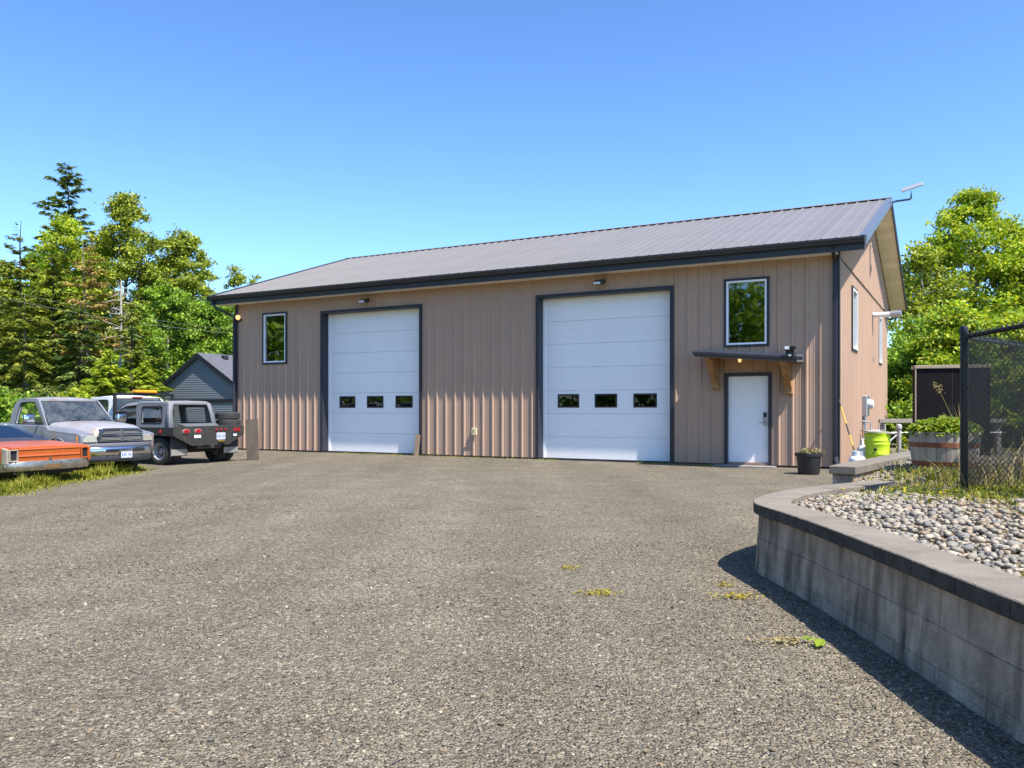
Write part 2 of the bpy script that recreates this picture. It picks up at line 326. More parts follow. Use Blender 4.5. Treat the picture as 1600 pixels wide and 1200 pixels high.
# gravel yard: rows run from the grass edge on the left to under the planted bank on the right
EDGE = [(-20, -45.0), (9.5, -45.0), (12.6, -14.0), (13.6, -9.3), (14.3, -8.72), (15.9, -9.05), (17.3, -9.0), (19.2, -8.95), (20.6, -9.2), (21.3, -10.2), (24.0, -11.5), (27.5, -12.2), (34, -12.5)]
def edge_x(y):
    for (y0, x0), (y1, x1) in zip(EDGE, EDGE[1:]):
        if y0 <= y <= y1: return x0 + (x1-x0)*(y-y0)/(y1-y0)
    return -12
def gravel_yard():
    ys = np.concatenate([np.arange(-12, 12.5, 0.5), np.arange(12.5, 34, 0.12)])
    V = []; n = 90
    for y in ys:
        x0 = edge_x(y) + 0.10*mnoise.noise((y*2.1, 3.3, 0)) + 0.05*mnoise.noise((y*7.0, 1.3, 0)); x1 = 16.0
        for k in range(n):
            t = (k/(n-1))**1.6 if x0 > -20 else k/(n-1)
            x = x0 + (x1-x0)*t
            V.append((x, y, ground_z(x, y) + (0.004 if k else -0.025) + 0.006*mnoise.noise((x*0.8, y*0.8, 0))))
    i = np.arange(len(ys)-1)[:, None]*n + np.arange(n-1)[None, :]
    F = np.stack([i, i+1, i+n+1, i+n], -1).reshape(-1, 4)
    o = link('gravel_yard', np_mesh('gravel_yard', V, F, True), M['gravel']); tag(o, kind='structure'); return o
yard = gravel_yard()

# loose stones standing proud of the yard near the camera
stone_mix('gravel_stone', [(0.089, 0.074, 0.052), (0.131, 0.110, 0.078), (0.163, 0.138, 0.097), (0.194, 0.165, 0.117), (0.232, 0.197, 0.139), (0.153, 0.139, 0.112), (0.315, 0.272, 0.194), (0.189, 0.142, 0.086), (0.115, 0.104, 0.084), (0.179, 0.153, 0.110), (0.147, 0.124, 0.087)], 0.85, 0.1, 200, use_island=True)
def chip_shape(rng):
    V = np.array([(x, y, z) for z in (-0.75, 0.75) for x, y in ((-0.75, -0.75), (0.75, -0.75), (0.75, 0.75), (-0.75, 0.75))])   # six-sided crushed chip
    F = np.array([(0, 3, 2, 1), (4, 5, 6, 7), (0, 1, 5, 4), (1, 2, 6, 5), (2, 3, 7, 6), (3, 0, 4, 7)])
    V = V*(1 + rng.uniform(-0.30, 0.30, (len(V), 1))) + rng.uniform(-0.15, 0.15, V.shape); return V, F
def scatter(name, shapes, pts, scales, mat_, parent=None, rng=RNG, tilt=0.5, smooth=False, flat=(0.5, 0.8)):
    """one mesh of many small pieces; pts (n,3), scales (n,)"""
    VV = []; FF = []; base = 0
    n = len(pts); az = rng.uniform(0, 2*np.pi, n); tl = rng.normal(0, tilt, n); tz = rng.uniform(0, 2*np.pi, n)
    fx = rng.uniform(*flat, n); lx = rng.uniform(0.8, 1.35, n); which = rng.integers(0, len(shapes), n)
    for i in range(n):
        V, F = shapes[which[i]]
        P = V*np.array([lx[i], 1.0/lx[i]**0.5, fx[i]])*scales[i]
        ca, sa = math.cos(az[i]), math.sin(az[i]); ct, st = math.cos(tl[i]), math.sin(tl[i])
        Rz = np.array([[ca, -sa, 0], [sa, ca, 0], [0, 0, 1]]); Rx = np.array([[1, 0, 0], [0, ct, -st], [0, st, ct]])
        cz, sz = math.cos(tz[i]), math.sin(tz[i]); R2 = np.array([[cz, -sz, 0], [sz, cz, 0], [0, 0, 1]])
        VV.append(P @ (R2 @ Rx @ Rz).T + pts[i]); FF.append(F + base); base += len(V)
    return link(name, np_mesh(name, np.concatenate(VV), np.concatenate(FF), smooth), mat_, parent)
def gravel_stones():
    rng = np.random.default_rng(3)
    bands = [(2.6, 4.0, 1500), (4.0, 5.5, 900), (5.5, 8.0, 420), (8.0, 12.0, 110)]
    pts = []; scl = []
    for y0, y1, dens in bands:
        half = lambda y: 0.64*y + 0.9
        n = int(dens*(y1-y0)*2*half((y0+y1)/2))
        y = rng.uniform(y0, y1, n); x = rng.uniform(-1, 1, n)*(0.64*y + 0.9)
        ok = (x < 2.05) | (y > 7.0) & (x < 2.0 + (y-7)*0.9)
        x, y = x[ok], y[ok]
        s = rng.lognormal(math.log(0.0050), 0.36, len(x)).clip(0.003, 0.0125)*(1 if y1 < 8 else 1.15)
        for xi, yi, si in zip(x, y, s): pts.append((xi, yi, ground_z(xi, yi) + 0.004 + si*0.15)); scl.append(si)
    return scatter('loose_gravel', [chip_shape(rng) for _ in range(6)], np.array(pts), np.array(scl), M['gravel_stone'], rng=rng, tilt=0.6)
o = gravel_stones(); tag(o, 'loose grey and tan gravel chips strewn over the yard', 'gravel', kind='stuff')

# ------------------------------------------------------------------ curved block retaining wall
def catmull(P, step):
    P = [np.array(p, float) for p in P]; out = []
    Q = [2*P[0]-P[1]] + P + [2*P[-1]-P[-2]]
    for i in range(1, len(Q)-2):
        p0, p1, p2, p3 = Q[i-1:i+3]; n = 12
        for k in range(n):
            t = k/n; out.append(0.5*((2*p1) + (-p0+p2)*t + (2*p0-5*p1+4*p2-p3)*t*t + (-p0+3*p1-3*p2+p3)*t**3))
    out.append(P[-1]); out = np.array(out)
    d = np.r_[0, np.cumsum(np.linalg.norm(np.diff(out, axis=0), axis=1))]
    s = np.arange(0, d[-1], step); return np.stack([np.interp(s, d, out[:, 0]), np.interp(s, d, out[:, 1])], 1), s
WALL = [(2.02, -1.0), (2.03, 1.5), (2.04, 3.4), (2.06, 4.5), (2.06, 5.6), (2.03, 6.3), (2.0, 6.72), (2.03, 6.98), (2.16, 7.3), (2.46, 7.75), (2.82, 8.15), (3.2, 8.48), (3.6, 8.78), (3.95, 9.05)]
WP, WS = catmull(WALL, 0.02)
WT = np.gradient(WP, axis=0); WT /= np.linalg.norm(WT, axis=1)[:, None]
WN = np.stack([WT[:, 1], -WT[:, 0]], 1)          # to the right of travel: into the bank
CAP_Z = 0.575
def along(s, off):
    i = s/0.02; p = np.array([np.interp(i, np.arange(len(WP)), WP[:, k]) for k in (0, 1)]); n = np.array([np.interp(i, np.arange(len(WP)), WN[:, k]) for k in (0, 1)])
    return p + n/np.linalg.norm(n)*off
def block_mat():
    m = mat('wall_block', (0.46, 0.36, 0.265), 0.95, var=0.40, vs_=5.0, bump=1.0, bs=55, obj_var=0.08, spec=0.2)
    # vertical run-off stains
    nt = m.node_tree; N = nt.nodes; L = nt.links; b = N['Principled BSDF']; src = b.inputs['Base Color'].links[0].from_socket
    tc = N.new('ShaderNodeTexCoord'); mp = N.new('ShaderNodeMapping'); mp.inputs['Scale'].default_value = (5.5, 5.5, 1.1); L.new(tc.outputs['Object'], mp.inputs[0])
    n = N.new('ShaderNodeTexNoise'); n.inputs['Scale'].default_value = 1.0; n.inputs['Detail'].default_value = 5; n.inputs['Roughness'].default_value = 0.6; L.new(mp.outputs[0], n.inputs['Vector'])
    r = N.new('ShaderNodeMapRange'); r.inputs[1].default_value = 0.46; r.inputs[2].default_value = 0.72; L.new(n.outputs[0], r.inputs[0])
    mx = N.new('ShaderNodeMix'); mx.data_type = 'RGBA'; L.new(r.outputs[0], mx.inputs[0]); L.new(src, mx.inputs[6]); mx.inputs[7].default_value = (0.115, 0.09, 0.066, 1); L.new(mx.outputs[2], b.inputs['Base Color'])
block_mat()
mat('wall_cap', (0.195, 0.168, 0.135), 0.92, var=0.16, vs_=3, bump=0.45, bs=110, obj_var=0.05, spec=0.2, tint2=(0.14, 0.118, 0.094), t2_amt=0.2, t2_scale=5)
mat('cap_edge_stain', (0.075, 0.068, 0.058), 0.95, var=0.45, vs_=9, bump=0.6, bs=70, spec=0.15)
def ring_piece(s0, s1, o0, o1, z0, z1, gap, bev, name, m_, parent, sub=0.06, batter=0.0):
    k = max(2, int((s1-s0)/sub)+1); ss = np.linspace(s0+gap, s1-gap, k); rings = []
    for s in ss:
        a = along(s, o0); b = along(s, o1); c = along(s, o0+batter)
        j = lambda: random.uniform(-0.0012, 0.0012)
        rings.append([(a[0]+j(), a[1]+j(), z0), (b[0], b[1], z0), (b[0], b[1], z1+j()), (c[0]+j(), c[1]+j(), z1+j())])
    o = MB().loft(rings).build(name, m_, parent, bevel=bev, seg=1, ang=50)
    if name == 'coping_stone':      # algae-stained outer edge
        me = o.data; me.materials.append(M['cap_edge_stain'])
        for p in me.polygons:
            c = p.center; i = np.argmin((WP[:, 0]-c.x)**2 + (WP[:, 1]-c.y)**2)
            if p.normal.z < 0.5 and p.normal.x*WN[i, 0] + p.normal.y*WN[i, 1] < -0.5: p.material_index = 1
    return o
rw = thing('retaining_wall', 'curved grey concrete block retaining wall with flat coping around the pebble bank', 'retaining wall')
S_END = WS[-1]
for ci, (z0, z1, off) in enumerate([(0.285, 0.485, 0.035), (0.085, 0.285, 0.02), (-0.12, 0.085, 0.005)]):
    L_ = 0.46; s = 0.23 if ci % 2 else 0.0; s0 = 0.0
    while s0 < S_END - 0.02:
        s1 = min(S_END, (s if s0 == 0 and s > 0 else s0 + L_))
        ring_piece(s0, s1, off, off+0.24, z0+0.0008, z1-0.0008, 0.0009, 0.0025, 'block', M['wall_block'], rw, batter=0.012)
        s0 = s1
s0 = 0.0
while s0 < S_END - 0.02:
    s1 = min(S_END, s0+0.44); ring_piece(s0, s1, 0.0, 0.30, 0.487, CAP_Z, 0.0016, 0.006, 'coping_stone', M['wall_cap'], rw); s0 = s1

# ------------------------------------------------------------------ low side wall that steps up behind it
PD = np.array([0.60, 0.80]); PN = np.array([0.80, -0.60]); P0 = np.array([3.70, 9.68])
lw = thing('side_wall', 'short grey block wall with thick coping stepping up behind the pebble bank', 'wall', (P0[0], P0[1], 0), math.atan2(PD[1], PD[0]))
# local x along the wall, local -y is the bank side
LW = 5.2
for k in range(12):
    x0 = k*0.44 + (0 if k else 0); MB().box(x0+0.02 if k == 0 else x0+0.0015, min(LW, x0+0.44)-0.0015, -0.27, -0.03, 0.392, 0.592).build('block', M['wall_block'], lw, bevel=0.006)
    MB().box(x0+0.0015, min(LW, x0+0.44)-0.0015, -0.27, -0.03, 0.19, 0.3905).build('block', M['wall_block'], lw, bevel=0.006)
    MB().box(x0+0.0015, min(LW, x0+0.44)-0.0015, -0.27, -0.03, -0.10, 0.1885).build('block', M['wall_block'], lw, bevel=0.006)
    MB().box(x0-0.02 if k == 0 else x0+0.001, min(LW, x0+0.44)-0.001, -0.30, 0.0, 0.5935, 0.69).build('coping_stone', M['wall_cap'], lw, bevel=0.008)

# ------------------------------------------------------------------ raised bank behind the walls
FP = np.array([4.22, 7.75])                        # fence corner post
def bank_z(x, y):
    # near the wall .50, rising to .60 at the fence
    i = np.argmin((WP[:, 0]-x)**2 + (WP[:, 1]-y)**2); d = math.hypot(WP[i, 0]-x, WP[i, 1]-y)
    z = 0.50 + 0.115*smooth01((d-0.25)/1.9) + 0.012*mnoise.noise((x*1.7, y*1.7, 0.5))
    r = (np.array([x, y]) - P0); a = float(r @ PD); q = float(r @ PN)
    if a > 5.0: z = z*(1 - smooth01((a-5.0)/2.5)) if q < 6 else z*(1-smooth01((a-9)/6.0))
    return z
def bank():
    rows = []; n = 46
    L_ = [(along(s, 0.27)) for s in np.arange(0.0, S_END-0.30, 0.12)]
    L_ += [P0 + PD*t + PN*0.20 for t in np.arange(0.05, 24, 0.25)]
    V = []
    for k, p in enumerate(L_):
        for j in range(n):
            t = (j/(n-1))**2.2
            x = p[0] + (24.0 - p[0])*t; y = p[1] + (max(p[1], 1.0)*0.55)*t*0.0
            V.append((x, y, bank_z(x, y)))
    m_ = len(L_); i = np.arange(m_-1)[:, None]*n + np.arange(n-1)[None, :]
    F = np.stack([i, i+1, i+n+1, i+n], -1).reshape(-1, 4)
    return link('planted_bank', np_mesh('planted_bank', V, F, True), M['bed_soil'])
bank_o = bank(); tag(bank_o, kind='structure')
# lawn inside the fence
lawn_pts = []
def lawn():
    V = []; nx, ny = 40, 50
    for j in range(ny):
        y = -1.0 + 15.0*j/(ny-1)
        if y <= FP[1]: x0 = FP[0] + 0.27*(FP[1]-y) + 0.12
        else: x0 = FP[0] + (y-FP[1])*1.1 + 0.15
        for i in range(nx):
            x = x0 + (22-x0)*(i/(nx-1))**2; V.append((x, y, bank_z(x, y) + (0.006 if i else -0.02) + 0.012*smooth01((x-x0)/1.0)))
    i = np.arange(ny-1)[:, None]*nx + np.arange(nx-1)[None, :]
    return link('lawn', np_mesh('lawn', V, np.stack([i, i+1, i+nx+1, i+nx], -1).reshape(-1, 4), True), M['lawn_turf'])
tag(lawn(), kind='structure')

# ------------------------------------------------------------------ river pebbles on the bank
stone_mix('pebble_stone', [(0.252, 0.219, 0.172), (0.297, 0.254, 0.194), (0.197, 0.181, 0.156), (0.341, 0.290, 0.215), (0.230, 0.201, 0.160), (0.314, 0.239, 0.163), (0.175, 0.160, 0.139), (0.375, 0.326, 0.250), (0.264, 0.232, 0.189), (0.230, 0.168, 0.113), (0.281, 0.247, 0.203), (0.217, 0.198, 0.163)], 0.7, 0.12, 40)
def pebble_shape(seed):
    rg = np.random.default_rng(seed); n, m_ = 7, 4; V = [(0, 0, 1)]
    for a in range(1, m_):
        th = math.pi*a/m_
        for k in range(n):
            ph = 2*math.pi*(k + 0.5*(a % 2))/n; V.append((math.sin(th)*math.cos(ph), math.sin(th)*math.sin(ph), math.cos(th)))
    V.append((0, 0, -1)); V = np.array(V); V = np.sign(V)*np.abs(V)**0.88
    d = rg.normal(0, 1.6, (3, 3)); V = V*(1 + 0.16*np.sin(V @ d)[:, :1])*(1 + rg.uniform(-0.09, 0.09, (len(V), 1)))
    F = []
    for k in range(n): F.append((0, 1+k, 1+(k+1) % n))
    for a in range(m_-2):
        for k in range(n):
            p, q = 1+a*n+k, 1+a*n+(k+1) % n; F += [(p, p+n, q), (q, p+n, q+n)]
    e = len(V)-1; b = 1+(m_-2)*n
    for k in range(n): F.append((e, b+(k+1) % n, b+k))
    return V, np.array(F)
PEB = [pebble_shape(s) for s in range(6)]
def in_bank(x, y):
    i = np.argmin((WP[:, 0]-x)**2 + (WP[:, 1]-y)**2); dx = np.array([x, y]) - WP[i]; d = float(dx @ WN[i])
    if d < 0.315 and i < len(WP)-4: return False
    r = np.array([x, y]) - P0; a = float(r @ PD); q = float(r @ PN)
    if a > -0.35 and q < 0.34: return False
    if a < -0.35 and i >= len(WP)-4: return False
    return True
def pebbles():
    rng = np.random.default_rng(11); cand = []
    y = 2.2
    while y < 12.5:
        x = 2.2
        while x < 7.0:
            px, py = x + rng.uniform(-0.03, 0.03), y + rng.uniform(-0.03, 0.03)
            if 0.66*py + 0.7 > px and in_bank(px, py):
                r = np.array([px, py]) - FP; behind = px > FP[0] + 0.27*(FP[1]-py) - 0.05 if py < FP[1] else px - FP[0] > (py-FP[1])*1.1 - 0.2
                edge = 2.2 + 0.34*(py-3.0) + 0.55*mnoise.noise((px*1.3, py*1.3, 2))      # soil and weeds take over up the bank
                dwall = math.sqrt(np.min((WP[:, 0]-px)**2 + (WP[:, 1]-py)**2))
                keep = dwall < 1.55 + 0.5*mnoise.noise((px*1.1, py*1.1, 5)) or rng.random() < 0.34 or float((np.array([px, py])-P0) @ PN) < 0.95 + 0.3*mnoise.noise((px*2, py*2, 1))
                if keep and not behind: cand.append((px, py))
            x += 0.040
        y += 0.038
    P = np.array(cand); n = len(P)
    s = rng.lognormal(math.log(0.0178), 0.38, n).clip(0.008, 0.046)
    z = np.array([bank_z(*p) for p in P]) + rng.uniform(-0.004, 0.030, n)
    w = s/P[:, 1]*((P[:, 0] < 0.612*P[:, 1]) & (P[:, 1] > 3.0))
    order = np.argsort(-w); big = order[:300]; rest = order[300:]
    metas = [np_mesh('pebble', V*np.array([1.2, 0.88, 0.62]), F, True) for V, F in PEB]
    for me in metas: me.materials.append(M['pebble_stone'])
    for i in big:
        o = link('pebble', metas[rng.integers(0, len(metas))], None, bank_o, (P[i, 0], P[i, 1], z[i]))
        o.scale = (s[i],)*3; o.rotation_euler = (rng.normal(0, 0.22), rng.normal(0, 0.22), rng.uniform(0, 6.28))
    o = scatter('small_pebbles', PEB, np.column_stack([P[rest], z[rest]]), s[rest], M['pebble_stone'], bank_o, rng, 0.25, True, (0.5, 0.75))
    o['kind'] = 'stuff'
    return n
print('pebbles', pebbles())
# ------------------------------------------------------------------ the workshop (local x = along the front, y = depth)
UL, UR, DEP = -18.64, 0.055, 13.0
ZW = 4.79; OV = 0.485; RK = 0.66; UE0, UE1 = UL-0.72, RK
RIDGE_V = DEP/2; Z_EAVE = 5.07; Z_RIDGE = 7.42; SL = (Z_RIDGE-Z_EAVE)/(RIDGE_V+OV); PITCH = math.atan(SL)
def roof_z(v): return Z_RIDGE - SL*abs(v-RIDGE_V)
ws = thing('workshop', 'long brown metal workshop with grey ribbed roof and two tall white doors', 'building', W(0, 0), BROT)
D1 = (-14.99, -11.19, 0.0, 4.38); D2 = (-7.50, -3.72, 0.0, 4.38); MD = (-2.47, -1.38, 0.0, 2.20); UW = (-2.46, -1.45, 2.83, 4.41); LWN = (-17.43, -16.41, 2.81, 4.43)
OPEN_F = [D1, D2, MD, UW, LWN]
def rib_profile(w, h=0.036):
    # major rib at the start, two low stiffeners
    p = [(0, 0), (0.020, h), (0.052, h), (0.074, 0)]
    for c in (0.37, 0.66):
        p += [(w*c-0.012, 0), (w*c-0.006, 0.0035), (w*c+0.006, 0.0035), (w*c+0.012, 0)]
    return p + [(w, 0)]
def clip_profile(p, a, b):
    out = []
    for (x0, h0), (x1, h1) in zip(p, p[1:]):
        if x1 < a or x0 > b or x1 == x0: continue
        for t in (max(x0, a), min(x1, b)):
            q = (t, h0+(h1-h0)*(t-x0)/(x1-x0))
            if not out or abs(out[-1][0]-q[0]) > 1e-6: out.append(q)
    return out
def siding(parent, start, end, openings, place, ztop, z0, mod=0.305):
    """columns of ribbed metal from start to end; place(t, h, z) -> local point"""
    t = start; k = 0
    while t < end - 1e-4:
        w = min(mod, end-t); prof = rib_profile(mod)
        cuts = sorted({0.0, w} | {o[i]-t for o in openings for i in (0, 1) if 0 < o[i]-t < w})
        pieces = []
        for a, b in zip(cuts, cuts[1:]):
            mid = t + (a+b)/2; pr = clip_profile(prof, a, b)
            if len(pr) < 2: continue
            zs = [z0]; holes = sorted([(o[2], o[3]) for o in openings if o[0] <= mid <= o[1]])
            segs = []; cur = z0
            for h0, h1 in holes:
                if h0 > cur: segs.append((cur, h0))
                cur = max(cur, h1)
            segs.append((cur, None))
            for s0, s1 in segs:
                lo = [place(t+x, h, s0) for x, h in pr]; hi = [place(t+x, h, s1 if s1 is not None else ztop(t+x)) for x, h in pr]
                n = len(pr); key = (s0, s1)
                if pieces and pieces[-1][0] == key: mb = pieces[-1][1]
                else: mb = MB(); pieces.append((key, mb))
                mb.add(lo+hi, [(i, i+1, n+i+1, n+i) for i in range(n-1)])
        for key, mb in pieces:
            me = bpy.data.meshes.new('siding_panel'); me.from_pydata(mb.v, [], mb.f); me.update()
            link('siding_panel', me, M['siding'], parent)
        t += w; k += 1
fw = MB().box(UL+0.05, UR-0.1, 0.012, 0.018, -0.1, 0.06).build('front_wall', M['dark_trim'], ws)     # base strip that the siding stands on
siding(fw, UL, UR, OPEN_F, lambda t, h, z: (t, -h, z), lambda t: ZW+0.02, 0.05)
SW1 = (2.45, 3.45, 2.83, 4.41); SW2 = (9.55, 10.55, 2.83, 4.41)
sw = MB().box(UR-0.02, UR-0.012, 0.1, DEP-0.1, -0.1, 0.06).build('gable_wall', M['dark_trim'], ws)
siding(sw, 0.0, DEP, [SW1, SW2], lambda t, h, z: (UR+h, t, z), lambda t: ZW-0.02, 0.05)
siding(sw, 0.0, DEP, [], lambda t, h, z: (UR+0.044+h, t, z), lambda t: roof_z(t)-0.12, ZW-0.04)
MB().box(UR-0.004, UR+0.024, 0.0, DEP, ZW-0.06, ZW-0.042).build('transition_flashing', M['dark_trim'], sw)
# far walls (unseen sides close the box)
bw = MB().box(UL, UR-0.05, DEP-0.04, DEP, 0, roof_z(DEP)-0.085).build('back_wall', M['siding'], ws)
lwl = MB().prism([(0.0, 0.0), (DEP, 0.0), (DEP, ZW+0.1), (RIDGE_V, Z_RIDGE-0.12), (0.0, ZW+0.1)], UL, UL+0.04, 'x').build('far_gable_wall', M['siding'], ws)
MB().box(UL+0.1, UR-0.1, 0.35, DEP-0.1, -0.05, 0.02).build('slab_floor', M['concrete_step'], ws)
# corner trims
for u0 in (UL, UR):
    s = 1 if u0 == UR else -1
    m_ = MB(); m_.box(min(u0, u0-s*0.10), max(u0, u0-s*0.10), -0.047, -0.040, 0.02, ZW-0.002)
    m_.box(min(u0+s*0.040, u0+s*0.047), max(u0+s*0.040, u0+s*0.047), -0.047, 0.09, 0.02, ZW-0.062)
    m_.box(min(u0, u0+s*0.0205), max(u0, u0+s*0.0205), -0.047, -0.0405, 0.02, ZW-0.002)
    m_.build('corner_trim', M['dark_trim'], ws)
# roof: one ribbed sheet beside the other
rf = MB().prism([(-OV+0.03, Z_EAVE-0.10), (RIDGE_V, Z_RIDGE-0.10), (DEP+OV-0.03, Z_EAVE-0.10), (DEP+OV-0.03, Z_EAVE-0.035), (RIDGE_V, Z_RIDGE-0.035), (-OV+0.03, Z_EAVE-0.035)], UE0+0.03, UE1-0.03, 'x').build('roof', M['interior'], ws)
def roof_sheet(mod=0.305):
    n_ = int(round((UE1-UE0)/mod)); w = (UE1-UE0)/n_; pr = rib_profile(w, 0.030)
    nv, nz = -math.sin(PITCH), math.cos(PITCH)
    lo = [(x, -OV-0.05+h*nv, Z_EAVE-0.05*SL+h*nz) for x, h in pr]; hi = [(x, RIDGE_V+h*nv, Z_RIDGE+h*nz) for x, h in pr]
    n = len(pr); me = bpy.data.meshes.new('roof_panel'); me.from_pydata(lo+hi, [], [(i, i+1, n+i+1, n+i) for i in range(n-1)]); me.update(); me.materials.append(M['roofing'])
    for k in range(n_): link('roof_panel', me, None, rf, (UE0+k*w, 0, 0))
    bk = MB()
    for k in range(n_):
        lo = [(UE0+k*w+x, DEP+OV+0.05+h*-nv, Z_EAVE-0.05*SL+h*nz) for x, h in pr]; hi = [(UE0+k*w+x, RIDGE_V+h*-nv, Z_RIDGE+h*nz) for x, h in pr]
        bk.add(lo+hi, [(i, n+i, n+i+1, i+1) for i in range(n-1)])
    bk.build('rear_roof_sheet', M['roofing'], rf)
roof_sheet()
cp = MB()
for s in (-1, 1):
    cp.hexa([(UE0-0.02, RIDGE_V, Z_RIDGE+0.045), (UE1+0.02, RIDGE_V, Z_RIDGE+0.045), (UE1+0.02, RIDGE_V+s*0.17, Z_RIDGE+0.045-0.17*SL), (UE0-0.02, RIDGE_V+s*0.17, Z_RIDGE+0.045-0.17*SL),
             (UE0-0.02, RIDGE_V, Z_RIDGE+0.05), (UE1+0.02, RIDGE_V, Z_RIDGE+0.05), (UE1+0.02, RIDGE_V+s*0.17, Z_RIDGE+0.05-0.17*SL), (UE0-0.02, RIDGE_V+s*0.17, Z_RIDGE+0.05-0.17*SL)])
cp.build('ridge_cap', M['roofing'], rf)
# rake trims on both gables
for u0, s in ((UE1, 1), (UE0, -1)):
    for a, b, nm in ((-OV-0.03, RIDGE_V, 'rake_trim'), (DEP+OV+0.03, RIDGE_V, 'rake_trim')):
        za, zb = roof_z(a), roof_z(b); m_ = MB()
        x0, x1 = sorted((u0, u0+s*0.03)); 
        m_.hexa([(x0, a, za-0.185), (x1, a, za-0.185), (x1, b, zb-0.185), (x0, b, zb-0.185), (x0, a, za+0.032), (x1, a, za+0.032), (x1, b, zb+0.032), (x0, b, zb+0.032)])
        x0, x1 = sorted((u0-s*0.10, u0+s*0.0))
        m_.hexa([(x0, a, za+0.026), (x1, a, za+0.026), (x1, b, zb+0.026), (x0, b, zb+0.026), (x0, a, za+0.031), (x1, a, za+0.031), (x1, b, zb+0.031), (x0, b, zb+0.031)])
        x0, x1 = sorted((u0+s*0.03, u0+s*0.042))
        m_.hexa([(x0, a, za-0.10), (x1, a, za-0.10), (x1, b, zb-0.10), (x0, b, zb-0.10), (x0, a, za+0.034), (x1, a, za+0.034), (x1, b, zb+0.034), (x0, b, zb+0.034)])
        m_.build(nm, M['rake_skylit'] if (s == 1 and a < 0) else M['fascia_metal'], rf)
# gable soffit boards
nb = 22
for half in (0, 1):
    for k in range(nb):
        a0 = -OV+0.05 + (RIDGE_V+OV-0.05)*k/nb; a1 = -OV+0.05 + (RIDGE_V+OV-0.05)*(k+1)/nb - 0.008
        if half: a0, a1 = DEP-a1, DEP-a0
        z0_, z1_ = roof_z(a0)-0.150, roof_z(a1)-0.150; x0, x1 = UR+0.09, UE1-0.001
        MB().hexa([(x0, a0, z0_), (x1, a0, z0_), (x1, a1, z1_), (x0, a1, z1_), (x0, a0, z0_+0.02), (x1, a0, z0_+0.02), (x1, a1, z1_+0.02), (x0, a1, z1_+0.02)]).build('soffit_board', M['soffit_wood'], rf)
# front soffit in short panels
k = 0; u = UE0+0.03
while u < UR+0.0:
    e = min(u+0.305, UR+0.02); MB().box(u+0.002, e-0.002, -OV+0.012, -0.0005, ZW+0.005, ZW+0.022).build('soffit_panel', M['soffit'], ws); u += 0.305
MB().box(UE0+0.03, UE1-0.001, -OV-0.012, -OV+0.010, ZW-0.012, Z_EAVE-0.045).build('fascia', M['fascia_metal'], ws)
def gutter(v, s, z):
    prof = [(0, 0), (0.0, -0.13), (0.085, -0.13), (0.095, -0.075), (0.125, -0.04), (0.125, 0.0), (0.115, 0.0), (0.113, -0.035), (0.085, -0.07), (0.078, -0.122), (0.006, -0.122), (0.006, 0)]
    return MB().prism([(v-s*0.0-s*y, z+zz) for y, zz in prof], UE0+0.0, UE1+0.005, 'x')
gt = gutter(-OV-0.013, 1, Z_EAVE-0.012).build('gutter', M['fascia_metal'], ws)
for uu in (UE0+0.002, UE1-0.002):
    MB().box(uu-0.004, uu+0.008, -OV-0.138, -OV-0.014, Z_EAVE-0.142, Z_EAVE-0.01).build('gutter_end_cap', M['fascia_metal'], gt)
MB().box(UE0, UE1, DEP+OV+0.013, DEP+OV+0.13, Z_EAVE-0.14, Z_EAVE-0.02).build('rear_gutter', M['fascia_metal'], ws)
# downspouts
ds = MB().tube([(UL-0.55, -OV-0.075, Z_EAVE-0.13), (UL-0.55, -OV-0.075, Z_EAVE-0.24), (UL-0.46, -OV+0.02, Z_EAVE-0.38), (UL-0.12, -0.15, Z_EAVE-0.62), (UL-0.05, -0.075, Z_EAVE-0.70), (UL-0.05, -0.075, 0.10)], 0.042, 8)
ds.build('downspout', M['dark_trim'], ws, smooth=50)
d2 = MB(); d2.box(UR-0.085, UR-0.005, -0.112, -0.050, 0.30, 4.62)
d2.hexa([(UR-0.085, -0.095, 4.62), (UR-0.005, -0.095, 4.62), (UR-0.005, -0.034, 4.62), (UR-0.085, -0.034, 4.62), (UR-0.085, -OV-0.1, 4.90), (UR-0.005, -OV-0.1, 4.90), (UR-0.005, -OV-0.03, 4.90), (UR-0.085, -OV-0.03, 4.90)])
d2.hexa([(UR+0.04, -0.30, 0.02), (UR+0.12, -0.30, 0.02), (UR+0.12, -0.24, 0.02), (UR+0.04, -0.24, 0.02), (UR-0.085, -0.095, 0.30), (UR-0.005, -0.095, 0.30), (UR-0.005, -0.034, 0.30), (UR-0.085, -0.034, 0.30)])
d2.build('downspout', M['dark_trim'], ws, bevel=0.006)
